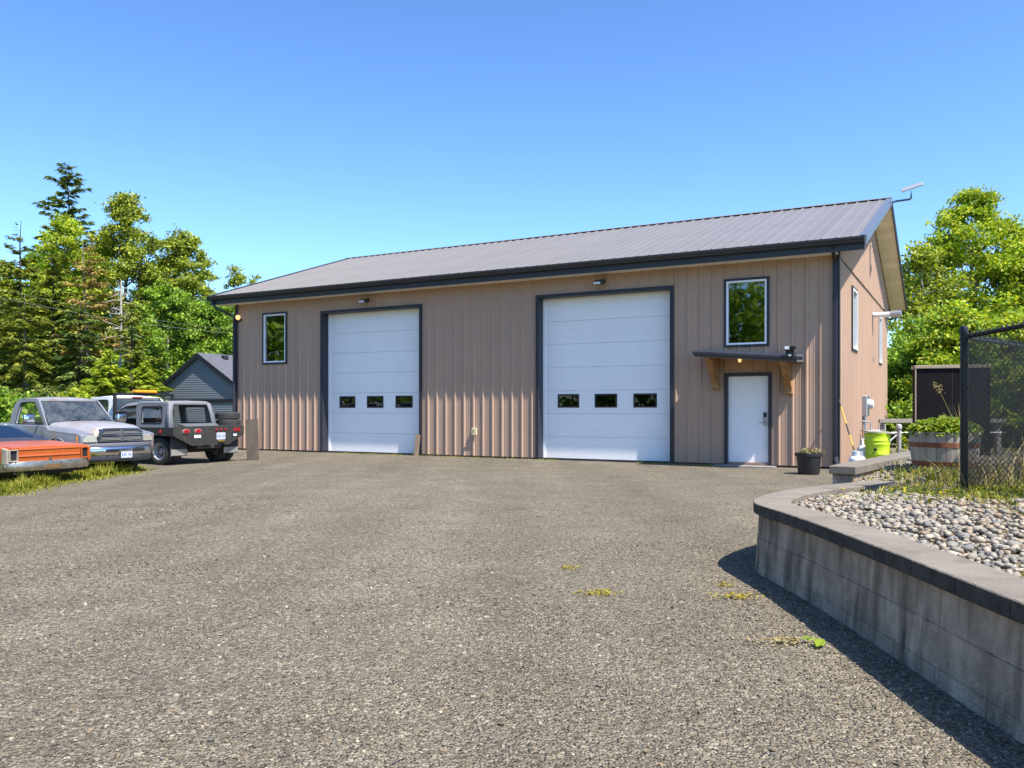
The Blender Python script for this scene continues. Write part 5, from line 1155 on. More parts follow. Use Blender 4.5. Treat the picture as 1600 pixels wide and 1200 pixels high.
# ------------------------------------------------------------------ rough grass under and in front of the parked vehicles
def rough_grass():
    rng = np.random.default_rng(21); P = []; H = []
    for _ in range(26000):
        y = rng.uniform(12.6, 22.5); x = edge_x(y) - abs(rng.normal(0, 0.9)) + rng.normal(0, 0.12)
        if x < -0.63*y - 1.2: continue
        f = mnoise.noise((x*0.9, y*0.9, 4))
        if f < -0.25 and rng.random() < 0.7: continue
        P.append((x, y, ground_z(x, y)-0.03)); near = smooth01((edge_x(y)-x+0.05)/0.6)
        H.append(rng.uniform(0.05, 0.13) + 0.22*near*rng.random()*(0.6+f))
    for _ in range(70):     # taller tufts at the front edge
        y = rng.uniform(13.2, 21.2); x = edge_x(y) - abs(rng.normal(0.05, 0.28)); h = rng.uniform(0.14, 0.34)
        for _k in range(60): P.append((x + rng.normal(0, 0.06), y + rng.normal(0, 0.06), ground_z(x, y)-0.03)); H.append(h*rng.uniform(0.5, 1.15))
    # thin sprinkle out on the gravel edge
    for _ in range(1500):
        y = rng.uniform(12.8, 21.5); x = edge_x(y) + abs(rng.normal(0, 0.22)); P.append((x, y, ground_z(x, y))); H.append(rng.uniform(0.02, 0.06))
    # a few blades along the foot of the workshop
    for _ in range(900):
        u = rng.choice([rng.uniform(-11.5, -6.8), rng.uniform(-4.6, -2.6), rng.uniform(-14.2, -11.8)]); p = W(u, -abs(rng.normal(0, 0.09))-0.03); P.append((p[0], p[1], 0)); H.append(rng.uniform(0.02, 0.055))
    V, F = blades(np.array(P), np.array(H), rng, 0.010, 0.5)
    o = link('rough_grass', np_mesh('rough_grass', V, F), M['grass_blades']); tag(o, 'yellow-green rough grass along the gravel edge under the parked vehicles', 'grass', kind='stuff')
rough_grass()
# weeds, dry stalks and yellow flowers on the bank by the fence
def bank_weeds():
    rng = np.random.default_rng(5); P, H = [], []; D, DH = [], []; Y = []; LF = []
    spots = [(3.55, 7.75, 0.16, 110, 0.05), (3.95, 8.05, 0.30, 420, 0.06), (3.95, 7.10, 0.20, 520, 0.075), (4.15, 6.9, 0.25, 520, 0.07), (4.35, 8.5, 0.35, 460, 0.07), (4.55, 8.9, 0.35, 380, 0.07), (4.75, 9.45, 0.22, 320, 0.13), (5.1, 9.45, 0.25, 320, 0.13), (4.2, 8.6, 0.3, 260, 0.05), (4.45, 6.5, 0.3, 420, 0.08), (4.55, 6.1, 0.3, 350, 0.08), (3.0, 7.7, 0.12, 90, 0.04), (4.9, 10.1, 0.5, 420, 0.09), (4.6, 7.9, 0.5, 600, 0.10), (2.62, 4.15, 0.06, 60, 0.03), (4.0, 7.6, 0.30, 700, 0.055), (4.2, 7.3, 0.3, 700, 0.06), (4.25, 8.2, 0.4, 700, 0.055), (4.4, 6.9, 0.3, 500, 0.06)]
    for x, y, s, n, h in spots:
        q = rng.normal(0, s, (n, 2)) + (x, y)
        for a, b in q:
            if not in_bank(a, b): continue
            z = bank_z(a, b); r_ = rng.random()
            if r_ < 0.62: P.append((a, b, z)); H.append(h*rng.uniform(0.5, 1.6))
            elif r_ < 0.86: D.append((a, b, z)); DH.append(h*rng.uniform(0.4, 1.5))
            else: LF.append((a, b, z + rng.uniform(0.02, h)))
            if h > 0.055 and rng.random() < 0.016: Y.append((a, b, z + h*rng.uniform(0.6, 1.3)))
    for _ in range(4200):   # thin dry litter over the soil
        a, b = rng.uniform(3.2, 6.2), rng.uniform(5.5, 11.0)
        if in_bank(a, b) and math.sqrt(np.min((WP[:, 0]-a)**2+(WP[:, 1]-b)**2)) > 1.25: D.append((a, b, bank_z(a, b))); DH.append(rng.uniform(0.02, 0.07))
    o = link('bank_grass', np_mesh('bank_grass', *blades(np.array(P), np.array(H), rng, 0.006, 0.5)), M['grass_blades']); tag(o, 'green grass tufts growing among the pebbles by the fence', 'grass', kind='stuff')
    o = link('dry_grass', np_mesh('dry_grass', *blades(np.array(D), np.array(DH), rng, 0.005, 0.8)), M['dry_stems']); tag(o, 'dry straw-coloured grass on the pebble bank', 'grass', kind='stuff')
    L_ = np.array(LF); nn = rng.normal(0, 0.5, L_.shape) + (0, 0, 1); o = link('weed_foliage', np_mesh('weed_foliage', *leaf_quads(L_, nn, rng.uniform(0.03, 0.06, len(L_)), rng)), M['weed_leaves']); tag(o, 'small leafy weeds among the pebbles', 'weeds', kind='stuff')
    Yp = np.array(Y); Yp = np.concatenate([Yp + rng.normal(0, 0.008, Yp.shape) for _ in range(5)]); nn = rng.normal(0, 0.6, Yp.shape) + (0, -0.3, 1)
    o = link('yellow_flowers', np_mesh('yellow_flowers', *leaf_quads(Yp, nn, rng.uniform(0.011, 0.020, len(Yp)), rng, 0.9)), M['yellow_petals']); tag(o, 'tiny yellow flowers dotted through the weeds by the fence', 'flowers', kind='stuff')
bank_weeds()
def lawn_grass():
    rng = np.random.default_rng(8); P = []
    for _ in range(17000):
        y = rng.uniform(5.0, 12.5); x = FP[0] + (0.27*(FP[1]-y) if y < FP[1] else (y-FP[1])*1.1) + 0.1 + rng.exponential(1.6)
        if x > 0.64*y + 1.6: continue
        P.append((x, y, bank_z(x, y)))
    P = np.array(P); V, F = blades(P, rng.uniform(0.03, 0.10, len(P)), rng, 0.006, 0.6)
    o = link('lawn_grass', np_mesh('lawn_grass', V, F), M['grass_blades']); tag(o, 'short bright lawn grass behind the chain-link fence', 'grass', kind='stuff')
    # tall dead stalks against the fence
    D = np.column_stack([rng.normal(4.75, 0.22, 150), rng.normal(7.9, 0.35, 150)]); D = np.array([(a, b, bank_z(a, b)) for a, b in D])
    V, F = blades(D, rng.uniform(0.15, 0.60, len(D)), rng, 0.006, 0.35); o = link('dead_stalks', np_mesh('dead_stalks', V, F), M['dry_stems']); tag(o, 'tall dead stalks leaning behind the fence mesh', 'weeds', kind='stuff')
lawn_grass()

# ------------------------------------------------------------------ chain-link fence
mat('fence_black', (0.011, 0.011, 0.012), 0.42, var=0.2, spec=0.4)
mat('rail_silver', (0.30, 0.32, 0.38), 0.35, metal=0.7, var=0.2, vs_=10)  # silver tone for the far run's top rail
FH = 1.53; FZ0 = bank_z(*FP) - 0.01
cf = thing('chain_link_fence', 'black chain-link fence with round corner post around the lawn', 'fence', (FP[0], FP[1], FZ0))
ps = MB().lathe([(0.033, -0.1), (0.033, FH+0.02)], 18).build('corner_post', M['fence_black'], cf, smooth=50)
MB().lathe([(0.037, FH-0.015), (0.039, FH+0.02), (0.03, FH+0.045), (0.001, FH+0.055)], 18).build('post_cap', M['fence_black'], ps, smooth=50)
for z in (0.12, 0.55, 1.0, FH-0.07): MB().lathe([(0.0375, z-0.012), (0.0375, z+0.012)], 18).build('tension_band', M['fence_black'], ps, smooth=50)
def fence_run(d, length, drop=0.0, zt=FH, railm='fence_black'):
    d = np.array(d, float); d /= np.linalg.norm(d); per = np.array([-d[1], d[0]])
    def P(s, z, off=0.0): return (d[0]*s + per[0]*off, d[1]*s + per[1]*off, z - drop*s)
    run = empty('fence_run', (0, 0, 0), 0, cf)
    MB().tube([P(0.02, zt-0.055), P(length, zt-0.055)], 0.021, 10).build('top_rail', M[railm], run, smooth=50)
    p = 0.056; n = int(length/p); wires = MB(); r_ = 0.0036; nz = int(zt/p)
    segs = []
    for k in range(n):
        s0 = 0.045 + k*p; pts = []
        for j in range(2*nz-1):
            z = 0.03 + j*p*0.5; q = s0 + (p*0.5 if j % 2 else 0.0) + (0); pts.append((q, z, (0.004 if j % 2 else -0.004)))
        segs.append([P(a, b, c - 0.025) for a, b, c in pts])
        # woven partner leaning the other way
        segs.append([P(a0, b, -c - 0.025) for (a0, b, c) in [(s0 + (0.0 if j % 2 else p*0.5) + p*0.5, 0.03 + j*p*0.5, (0.004 if j % 2 else -0.004)) for j in range(2*nz-1)]])
    V = []; F = []
    for sg in segs:
        sg = np.array(sg); t = np.gradient(sg, axis=0); t /= np.linalg.norm(t, axis=1)[:, None]
        a = np.cross(t, np.array([[per[0], per[1], 0.0]])); a /= np.linalg.norm(a, axis=1)[:, None]; b = np.cross(t, a)
        m_ = len(sg); base = sum(len(v) for v in V) if False else (V[-1][1] if V else 0)
        ring = np.stack([sg + (a*math.cos(q) + b*math.sin(q))*r_ for q in (0, 2.094, 4.189)], 1).reshape(-1, 3)
        i = np.arange(m_-1)[:, None]*3
        f = np.concatenate([i + np.array([[k_, (k_+1) % 3, (k_+1) % 3 + 3, k_+3]]) for k_ in range(3)], 0)
        F.append(f + base); V.append((ring, base + len(ring)))
    o = link('wire_mesh', np_mesh('wire_mesh', np.concatenate([v[0] for v in V]), np.concatenate(F), True), M['fence_black'], run); o['kind'] = 'stuff'
    MB().tube([P(0.03, 0.03), P(length, 0.03)], 0.004, 6).build('tension_wire', M['fence_black'], run)
    MB().tube([P(0.046, 0.03), P(0.046, zt-0.02)], 0.006, 6).build('tension_bar', M['fence_black'], run)
    # twisted selvage along the top
    sv = MB()
    for k in range(n):
        s0 = 0.045 + k*p; sv.tube([P(s0, zt-0.05, -0.03), P(s0+p*0.25, zt-0.01, -0.02), P(s0+p*0.5, zt-0.045, -0.03)], 0.004, 4)
    so = sv.build('selvage', M['fence_black'], run); so['kind'] = 'stuff'
    return run, P
run, P_ = fence_run((0.26, -0.97), 4.2, -0.07); run, P2_ = fence_run((0.74, 0.67), 4.5, -0.0, railm='rail_silver')
MB().tube([P_(2.6, -0.1), P_(2.6, FH)], 0.026, 12).build('line_post', M['fence_black'], cf, smooth=50)
MB().tube([P2_(2.9, -0.1), P2_(2.9, FH)], 0.026, 12).build('line_post', M['fence_black'], cf, smooth=50)

# ------------------------------------------------------------------ half-barrel planter
mat('stave', (0.40, 0.335, 0.26), 0.85, var=0.3, vs_=9, stretch=(1, 1, 0.12), bump=0.3, bs=20, obj_var=0.14)
mat('rusty_hoop', (0.25, 0.085, 0.04), 0.7, var=0.4, vs_=8, metal=0.2)
BX, BY = 5.22, 10.02; BZ = bank_z(BX, BY)+0.02
bp_ = thing('barrel_planter', 'weathered half-barrel planter with rusty hoops behind the fence post', 'planter', (BX, BY, BZ))
nst = 22; Rb = lambda z: 0.335 + 0.055*(z/0.46) + 0.012*math.sin(math.pi*z/0.46)
for k in range(nst):
    a0, a1 = 2*math.pi*k/nst + 0.006, 2*math.pi*(k+1)/nst - 0.006; rings = []
    for z in (0, 0.12, 0.25, 0.36, 0.46):
        r1, r0 = Rb(z), Rb(z)-0.028; rings.append([(r0*math.cos(a0), r0*math.sin(a0), z), (r1*math.cos(a0), r1*math.sin(a0), z), (r1*1.004*math.cos((a0+a1)/2), r1*1.004*math.sin((a0+a1)/2), z), (r1*math.cos(a1), r1*math.sin(a1), z), (r0*math.cos(a1), r0*math.sin(a1), z)])
    MB().loft(rings).build('stave', M['stave'], bp_)
for z in (0.085, 0.31): MB().lathe([(Rb(z-0.028)+0.002, z-0.028), (Rb(z-0.028)+0.007, z-0.028), (Rb(z+0.028)+0.007, z+0.028), (Rb(z+0.028)+0.002, z+0.028), (Rb(z-0.028)+0.002, z-0.028)], 40).build('hoop', M['rusty_hoop'], bp_, smooth=40)
MB().lathe([(0.001, 0.40), (Rb(0.4)-0.03, 0.40)], 30).build('soil', mat('soil', (0.05, 0.035, 0.025), 0.95), bp_)
rng = np.random.default_rng(4); n = 1500
ang = rng.uniform(0, 2*np.pi, n); rr = 0.40*np.sqrt(rng.uniform(0, 1, n)); C = np.stack([rr*np.cos(ang), rr*np.sin(ang), 0.43 + rng.uniform(0, 0.22, n)*(1-(rr/0.52)**2) - 0.02*(rr > 0.37)], 1)
V, F = leaf_quads(C, rng.normal(0, 0.45, (n, 3)) + (0, -0.15, 1), rng.uniform(0.04, 0.075, n), rng, 0.75)
o = link('planter_foliage', np_mesh('planter_foliage', V, F), M['planter_leaves'], None, (BX, BY, BZ)); tag(o, 'low bright green leafy plants filling the half-barrel planter', 'plants', kind='stuff')
gs_ = thing('grass_stalk', 'tall dry grass stalk with feathery seed head rising from the planter', 'grass stalk', (BX+0.10, BY-0.10, BZ+0.42))
MB().tube([(0, 0, 0), (-0.05, 0.0, 0.18), (-0.13, 0.0, 0.36), (-0.22, 0.0, 0.55)], [0.006, 0.005, 0.004, 0.003], 6).build('stem', M['dry_stems'], gs_)
C = np.array([(-0.22 - 0.028*t + rng.normal(0, 0.022), rng.normal(0, 0.015), 0.54 + 0.075*t + rng.normal(0, 0.014)) for t in rng.uniform(-0.4, 1, 90)])
link('seed_head', np_mesh('seed_head', *leaf_quads(C, rng.normal(0, 1, (90, 3)), rng.uniform(0.02, 0.035, 90), rng, 0.35)), M['dry_stems'], gs_)
V, F = blades(np.tile([[0.02, 0, 0]], (26, 1)) + rng.normal(0, 0.03, (26, 3))*(1, 1, 0), rng.uniform(0.2, 0.42, 26), rng, 0.007, 0.6); link('leaf_blades', np_mesh('leaf_blades', V, F), M['dry_stems'], gs_)

# ------------------------------------------------------------------ dark store box behind the fence
mat('store_black', (0.012, 0.010, 0.011), 0.9, var=0.2, vs_=3, spec=0.1); mat('store_top', (0.33, 0.26, 0.18), 0.7, var=0.15)
sb_ = thing('storage_box', 'dark brown-black storage cabinet with pale top edge beyond the planter', 'cabinet', (9.50, 17.5, 0.0), R(-18))
MB().box(-0.93, 0.45, -0.25, 0.25, 0.0, 2.20).build('cabinet_body', M['store_black'], sb_, bevel=0.01)
MB().box(-0.955, 0.475, -0.28, 0.28, 2.201, 2.27).build('cabinet_top', M['store_top'], sb_, bevel=0.006)
for x in (-0.935, 0.455): MB().box(x-0.012, x+0.012, -0.272, -0.252, 0.02, 2.195).build('edge_trim', M['store_top'] if x < 0 else M['store_black'], sb_)
MB().box(-0.246, -0.234, -0.2525, -0.2505, 0.05, 2.15).build('door_gap', M['seal'], sb_)
# weathered rail fence behind
mat('grey_rail', (0.24, 0.21, 0.175), 0.9, var=0.3, vs_=6, stretch=(0.2, 1, 1))
rfn = thing('rail_fence', 'low weathered timber rail fence beyond the gable end', 'fence', (10.6, 24.2, 0), R(3))
MB().box(0.1, 3.9, -0.04, 0.05, 0.94, 1.06).build('rail', M['grey_rail'], rfn, bevel=0.012)
for x in (0.25, 2.2, 3.75): MB().box(x-0.07, x+0.07, 0.051, 0.19, 0.0, 1.0).build('post', M['grey_rail'], rfn, bevel=0.012)
MB().tube([(0.1, 0.0, 0.66), (3.9, 0.0, 0.66)], 0.012, 6).build('wire', M['steel'], rfn)

# ------------------------------------------------------------------ things by the gable corner
def lathe_thing(name, label, cat, loc, parts, rz=0): 
    t = thing(name, label, cat, loc, rz)
    for nm, prof, m_ in parts: MB().lathe(prof, 28).build(nm, m_, t, smooth=45)
    return t
mat('tank_white', (0.74, 0.75, 0.74), 0.4, var=0.05, tint2=(0.45, 0.40, 0.33), t2_amt=0.05, t2_scale=9)
def propane(loc, label, h, r, rz):
    t = thing('propane_tank', label, 'propane tank', loc, rz, 'propane tanks by the gable corner')
    MB().lathe([(0.001, 0.03), (r*0.7, 0.03), (r*0.97, 0.10), (r, 0.14), (r, h*0.66), (r*0.96, h*0.72), (r*0.80, h*0.79), (r*0.45, h*0.83), (0.001, h*0.84)], 28).build('cylinder', M['tank_white'], t, smooth=50)
    MB().lathe([(r*0.62, 0.0), (r*0.66, 0.0), (r*0.66, 0.06), (r*0.62, 0.06), (r*0.62, 0.0)], 24).build('foot_ring', M['tank_white'], t, smooth=50)
    MB().lathe([(r*1.004, h*0.40), (r*1.012, h*0.405), (r*1.004, h*0.41)], 28, caps=False).build('weld_seam', M['tank_white'], t)
    c = MB(); n = 24
    for k in range(n):
        a = 2*math.pi*k/n
        if 0.25 < (k/n) < 0.36 or 0.70 < (k/n) < 0.80: continue
        b = 2*math.pi*(k+1)/n; R1, R0 = r*0.66, r*0.63
        q = lambda rr, aa, z: (rr*math.cos(aa), rr*math.sin(aa), z)
        c.hexa([q(R0, a, h*0.79), q(R1, a, h*0.79), q(R1, b, h*0.79), q(R0, b, h*0.79), q(R0, a, h), q(R1, a, h), q(R1, b, h), q(R0, b, h)])
    c.build('collar', M['tank_white'], t)
    v = MB(); v.lathe([(0.03, h*0.83), (0.03, h*0.90), (0.02, h*0.91), (0.02, h*0.95)], 12); v.lathe([(0.04, h*0.945), (0.04, h*0.98)], 10); v.build('valve', M['brass'], t)
propane((6.80, 16.35, 0.02), 'short white propane tank in front, behind the stone coping', 0.50, 0.155, 0.4)
propane((7.42, 17.45, 0.02), 'taller white propane tank beside the lime green bin', 0.70, 0.155, 1.9)
mat('lime', (0.50, 0.66, 0.02), 0.38, var=0.06, vs_=4, spec=0.5)
BN = (7.46, 16.95)
t = thing('lime_bin', 'lime green ribbed bin with black emblem by the gable corner', 'bin', (BN[0], BN[1], 0.02), R(-15))
prof = [(0.001, 0.0), (0.195, 0.0)]
for z, r_ in ((0.02, 0.200), (0.20, 0.212), (0.215, 0.220), (0.23, 0.214), (0.40, 0.222), (0.415, 0.230), (0.43, 0.224), (0.60, 0.233), (0.615, 0.240), (0.63, 0.235), (0.68, 0.238), (0.69, 0.244), (0.70, 0.239), (0.81, 0.246), (0.83, 0.256), (0.84, 0.256), (0.84, 0.236), (0.10, 0.19), (0.10, 0.001)): prof.append((r_, z))
MB().lathe(prof, 36).build('bin_shell', M['lime'], t, smooth=35)
def wrap(mb, a0, z0, da, dz_, r_, n=3):
    for k in range(n):
        b0, b1 = a0+da*k/n, a0+da*(k+1)/n; P = lambda a, z: (r_*math.cos(a), r_*math.sin(a), z)
        mb.quad(P(b0, z0), P(b1, z0), P(b1, z0+dz_), P(b0, z0+dz_))
e = MB(); ac = R(-108)
for z, hw in ((0.470, 0.05), (0.480, 0.10), (0.490, 0.14), (0.500, 0.15), (0.510, 0.13), (0.520, 0.09), (0.530, 0.05), (0.540, 0.02)): wrap(e, ac-hw, z, 2*hw, 0.0101, 0.2345)
for z in (0.445, 0.425):
    for q in range(7 if z > 0.44 else 9): wrap(e, ac-0.24+q*(0.068 if z > 0.44 else 0.054), z, 0.04, 0.010, 0.2335, 1)
e.build('emblem', M['seal'], t)
lid = MB().box(-0.27, 0.27, -0.24, 0.22, 0.0, 0.022).build('lid_board', M['grey_rail'], t, bevel=0.004); lid.location = (0, 0, 0.85); lid.rotation_euler = (R(3), R(4), R(10))
pl = thing('pole_tool', 'long yellow and black tool pole leaning on the corner trim', 'tool pole', (7.05, 16.75, 0.03))
tp_ = Vector(W(0.10, -0.16, 1.55)) - Vector((7.05, 16.75, 0.03)); q = lambda f: tuple(tp_*f)
mat('yellow_pole', (0.62, 0.36, 0.03), 0.4); mat('green_grip', (0.02, 0.10, 0.06), 0.5)
for a, b, m_, nm in ((0.0, 0.22, M['green_grip'], 'grip'), (0.22, 0.50, M['yellow_pole'], 'shaft'), (0.50, 0.66, M['black_plastic'], 'sleeve'), (0.66, 0.90, M['yellow_pole'], 'shaft'), (0.90, 1.0, M['black_plastic'], 'end_grip')): MB().tube([q(a), q(b)], 0.016, 10).build(nm, m_, pl, smooth=50)
def boulder(name, label, cat, loc, s, m_, seed):
    V, F = pebble_shape(seed); rg = np.random.default_rng(seed); bm = bmesh.new()
    bmesh.ops.create_icosphere(bm, subdivisions=3, radius=1.0)
    for v in bm.verts:
        d = 1 + 0.22*mnoise.noise(v.co*1.6+Vector((seed, 0, 0))) + 0.08*mnoise.noise(v.co*5); v.co = Vector((v.co.x*s[0]*d, v.co.y*s[1]*d, v.co.z*s[2]*d))
    me = bpy.data.meshes.new(name); bm.to_mesh(me); bm.free(); return tag(link(name, me, m_, None, loc), label, cat)
mat('boulder_grey', (0.20, 0.205, 0.22), 0.8, var=0.25, vs_=6, bump=0.4, bs=20)
boulder('grey_rock', 'small blue-grey rock lying beside the lime green bin', 'rock', (8.12, 17.9, 0.14), (0.15, 0.14, 0.19), M['boulder_grey'], 3)
t = thing('standpipe', 'grey standpipe post with rounded cap behind the barrel planter', 'pipe', (8.95, 19.2, 0.0))
MB().lathe([(0.05, 0.0), (0.05, 0.88), (0.065, 0.89), (0.065, 0.97), (0.04, 1.0), (0.001, 1.005)], 16).build('pipe', mat('pipe_grey', (0.34, 0.34, 0.34), 0.5, var=0.2), t, smooth=45)
MB().tube([(-0.05, 0, 0.75), (-0.22, -0.05, 0.62), (-0.25, -0.05, 0.3), (-0.1, -0.1, 0.05)], 0.02, 8).build('hose', M['pipe_grey'], t, smooth=50)
t = thing('gas_meter', 'small grey gas meter with bent pipes near the far end of the gable wall', 'gas meter', W(0.45, 4.2, 0.0), BROT)
MB().box(-0.14, 0.14, -0.12, 0.12, 0.45, 0.80).build('meter_case', M['pipe_grey'], t, bevel=0.04, seg=2, smooth=50)
MB().tube([(-0.1, 0, 0.80), (-0.1, 0, 1.0), (-0.3, 0, 1.02), (-0.42, 0, 1.02)], 0.022, 8).build('outlet_pipe', M['pipe_grey'], t)
MB().tube([(0.1, 0, 0.80), (0.1, 0, 0.95), (0.24, 0, 0.95), (0.24, 0, 0.0)], 0.022, 8).build('riser_pipe', M['pipe_grey'], t)
MB().tube([(0.24, -0.06, 0.0), (0.24, -0.06, 0.42)], 0.03, 8).build('marker_sleeve', M['yellow_pole'], t)
# potted plant by the entry
t = thing('nursery_pot', 'black plastic nursery pot with wilted plants beside the entry door', 'plant pot', (6.13, 17.15, 0.004))
MB().lathe([(0.001, 0.0), (0.205, 0.0), (0.215, 0.03), (0.245, 0.37), (0.265, 0.375), (0.268, 0.44), (0.255, 0.44), (0.245, 0.36), (0.001, 0.36)], 32).build('pot', M['black_plastic'], t, smooth=40)
for a in (0.3, 2.4, 4.4): MB().box(0.25, 0.285, -0.05, 0.05, 0.37, 0.44).build('lip_handle', M['black_plastic'], t, bevel=0.008).rotation_euler = (0, 0, a)
MB().lathe([(0.001, 0.385), (0.246, 0.385)], 24).build('soil', M['soil'], t)
rng = np.random.default_rng(31); n = 130; C = np.stack([rng.normal(0.08, 0.12, n), rng.normal(0, 0.1, n), rng.uniform(0.40, 0.53, n)], 1)
link('wilted_leaves', np_mesh('wilted_leaves', *leaf_quads(C, rng.normal(0, 1, (n, 3)), rng.uniform(0.04, 0.09, n), rng, 0.4)), M['dry_stems'], t)
V, F = blades(np.stack([rng.normal(0, 0.1, 60), rng.normal(0, 0.08, 60), np.full(60, 0.38)], 1), rng.uniform(0.1, 0.24, 60), rng, 0.006, 0.8); link('stems', np_mesh('stems', V, F), M['weed_leaves'], t)
# leaf litter on the gravel
def litter(loc, label, n, s, m_, seed, size, stalk=False):
    rg = np.random.default_rng(seed); t = thing('leaf_litter', label, 'leaves', (loc[0], loc[1], 0.008), 0.0, 'leaf litter on the gravel')
    C = np.stack([rg.normal(0, s[0], n), rg.normal(0, s[1], n), rg.uniform(0.004, 0.03, n)], 1)
    link('dry_leaves', np_mesh('dry_leaves', *leaf_quads(C, rg.normal(0, 0.5, (n, 3)) + (0, 0, 1), rg.uniform(*size, n), rg, 0.4)), m_, t)
    if stalk:
        C = np.array([(0.17, -0.06, 0.02), (0.12, 0.02, 0.025), (0.14, -0.03, 0.03)]); link('green_leaf', np_mesh('green_leaf', *leaf_quads(C, np.array([(0.1, -0.2, 1), (0, -0.3, 1), (-.2, 0, 1)]), np.array([0.13, 0.08, 0.07]), rg, 0.45)), M['planter_leaves'], t)
        MB().tube([(-0.16, 0.02, 0.015), (0.0, 0.01, 0.03), (0.13, 0.02, 0.02)], 0.004, 5).build('stalk', M['dry_stems'], t)
litter((1.57, 4.75), 'yellowed stalk with a fresh green leaf on the gravel beside the retaining wall shadow', 46, (0.075, 0.035), M['dry_stems'], 1, (0.02, 0.06), True)
foliage('yellow_moss', [(0.22, 0.19, 0.02), (0.34, 0.27, 0.025), (0.28, 0.24, 0.04)], 0.1, 0.02)
litter((0.63, 6.02), 'yellow moss patch in the middle of the gravel', 260, (0.075, 0.045), M['yellow_moss'], 2, (0.008, 0.026))
litter((1.59, 5.9), 'mustard-yellow leaf scatter on the gravel at the edge of the wall shadow', 170, (0.075, 0.03), M['yellow_moss'], 3, (0.01, 0.035))
litter((1.62, 6.28), 'small greenish moss tuft on the gravel closest to the nose of the wall', 110, (0.04, 0.025), M['yellow_moss'], 4, (0.008, 0.024))
litter((0.50, 6.95), 'faint olive moss patch further out on the gravel towards the doors', 130, (0.05, 0.04), M['yellow_moss'], 5, (0.008, 0.024))
# ------------------------------------------------------------------ trees
foliage('leaf_cottonwood', [(0.077, 0.130, 0.017), (0.177, 0.246, 0.025), (0.347, 0.394, 0.035), (0.500, 0.500, 0.055)], 0.38, 0.07)
foliage('leaf_maple', [(0.064, 0.136, 0.020), (0.133, 0.250, 0.026), (0.245, 0.385, 0.035), (0.405, 0.500, 0.052)], 0.38, 0.06)
foliage('leaf_bright', [(0.120, 0.219, 0.017), (0.252, 0.391, 0.025), (0.443, 0.500, 0.038), (0.500, 0.500, 0.059)], 0.42, 0.06)
foliage('needle_dark', [(0.046, 0.089, 0.026), (0.097, 0.155, 0.035), (0.171, 0.228, 0.041), (0.282, 0.313, 0.050)], 0.25, 0.05)
foliage('needle_olive', [(0.067, 0.103, 0.018), (0.141, 0.180, 0.022), (0.245, 0.278, 0.034), (0.367, 0.358, 0.048)], 0.30, 0.05)
foliage('needle_cedar', [(0.111, 0.184, 0.018), (0.246, 0.348, 0.022), (0.426, 0.499, 0.034), (0.500, 0.500, 0.045)], 0.38, 0.05)
foliage('needle_brown', [(0.276, 0.172, 0.062), (0.435, 0.283, 0.101), (0.323, 0.275, 0.056), (0.500, 0.417, 0.168)], 0.2, 0.03)
mat('bark_dark', (0.065, 0.052, 0.042), 0.95, var=0.35, vs_=5, stretch=(1, 1, 0.25), bump=0.6, bs=8)
mat('bark_grey', (0.20, 0.18, 0.155), 0.95, var=0.3, vs_=5, stretch=(1, 1, 0.25), bump=0.5, bs=8)
mat('snag_wood', (0.40, 0.35, 0.29), 0.9, var=0.25, vs_=6, stretch=(1, 1, 0.2), bump=0.3, bs=10)

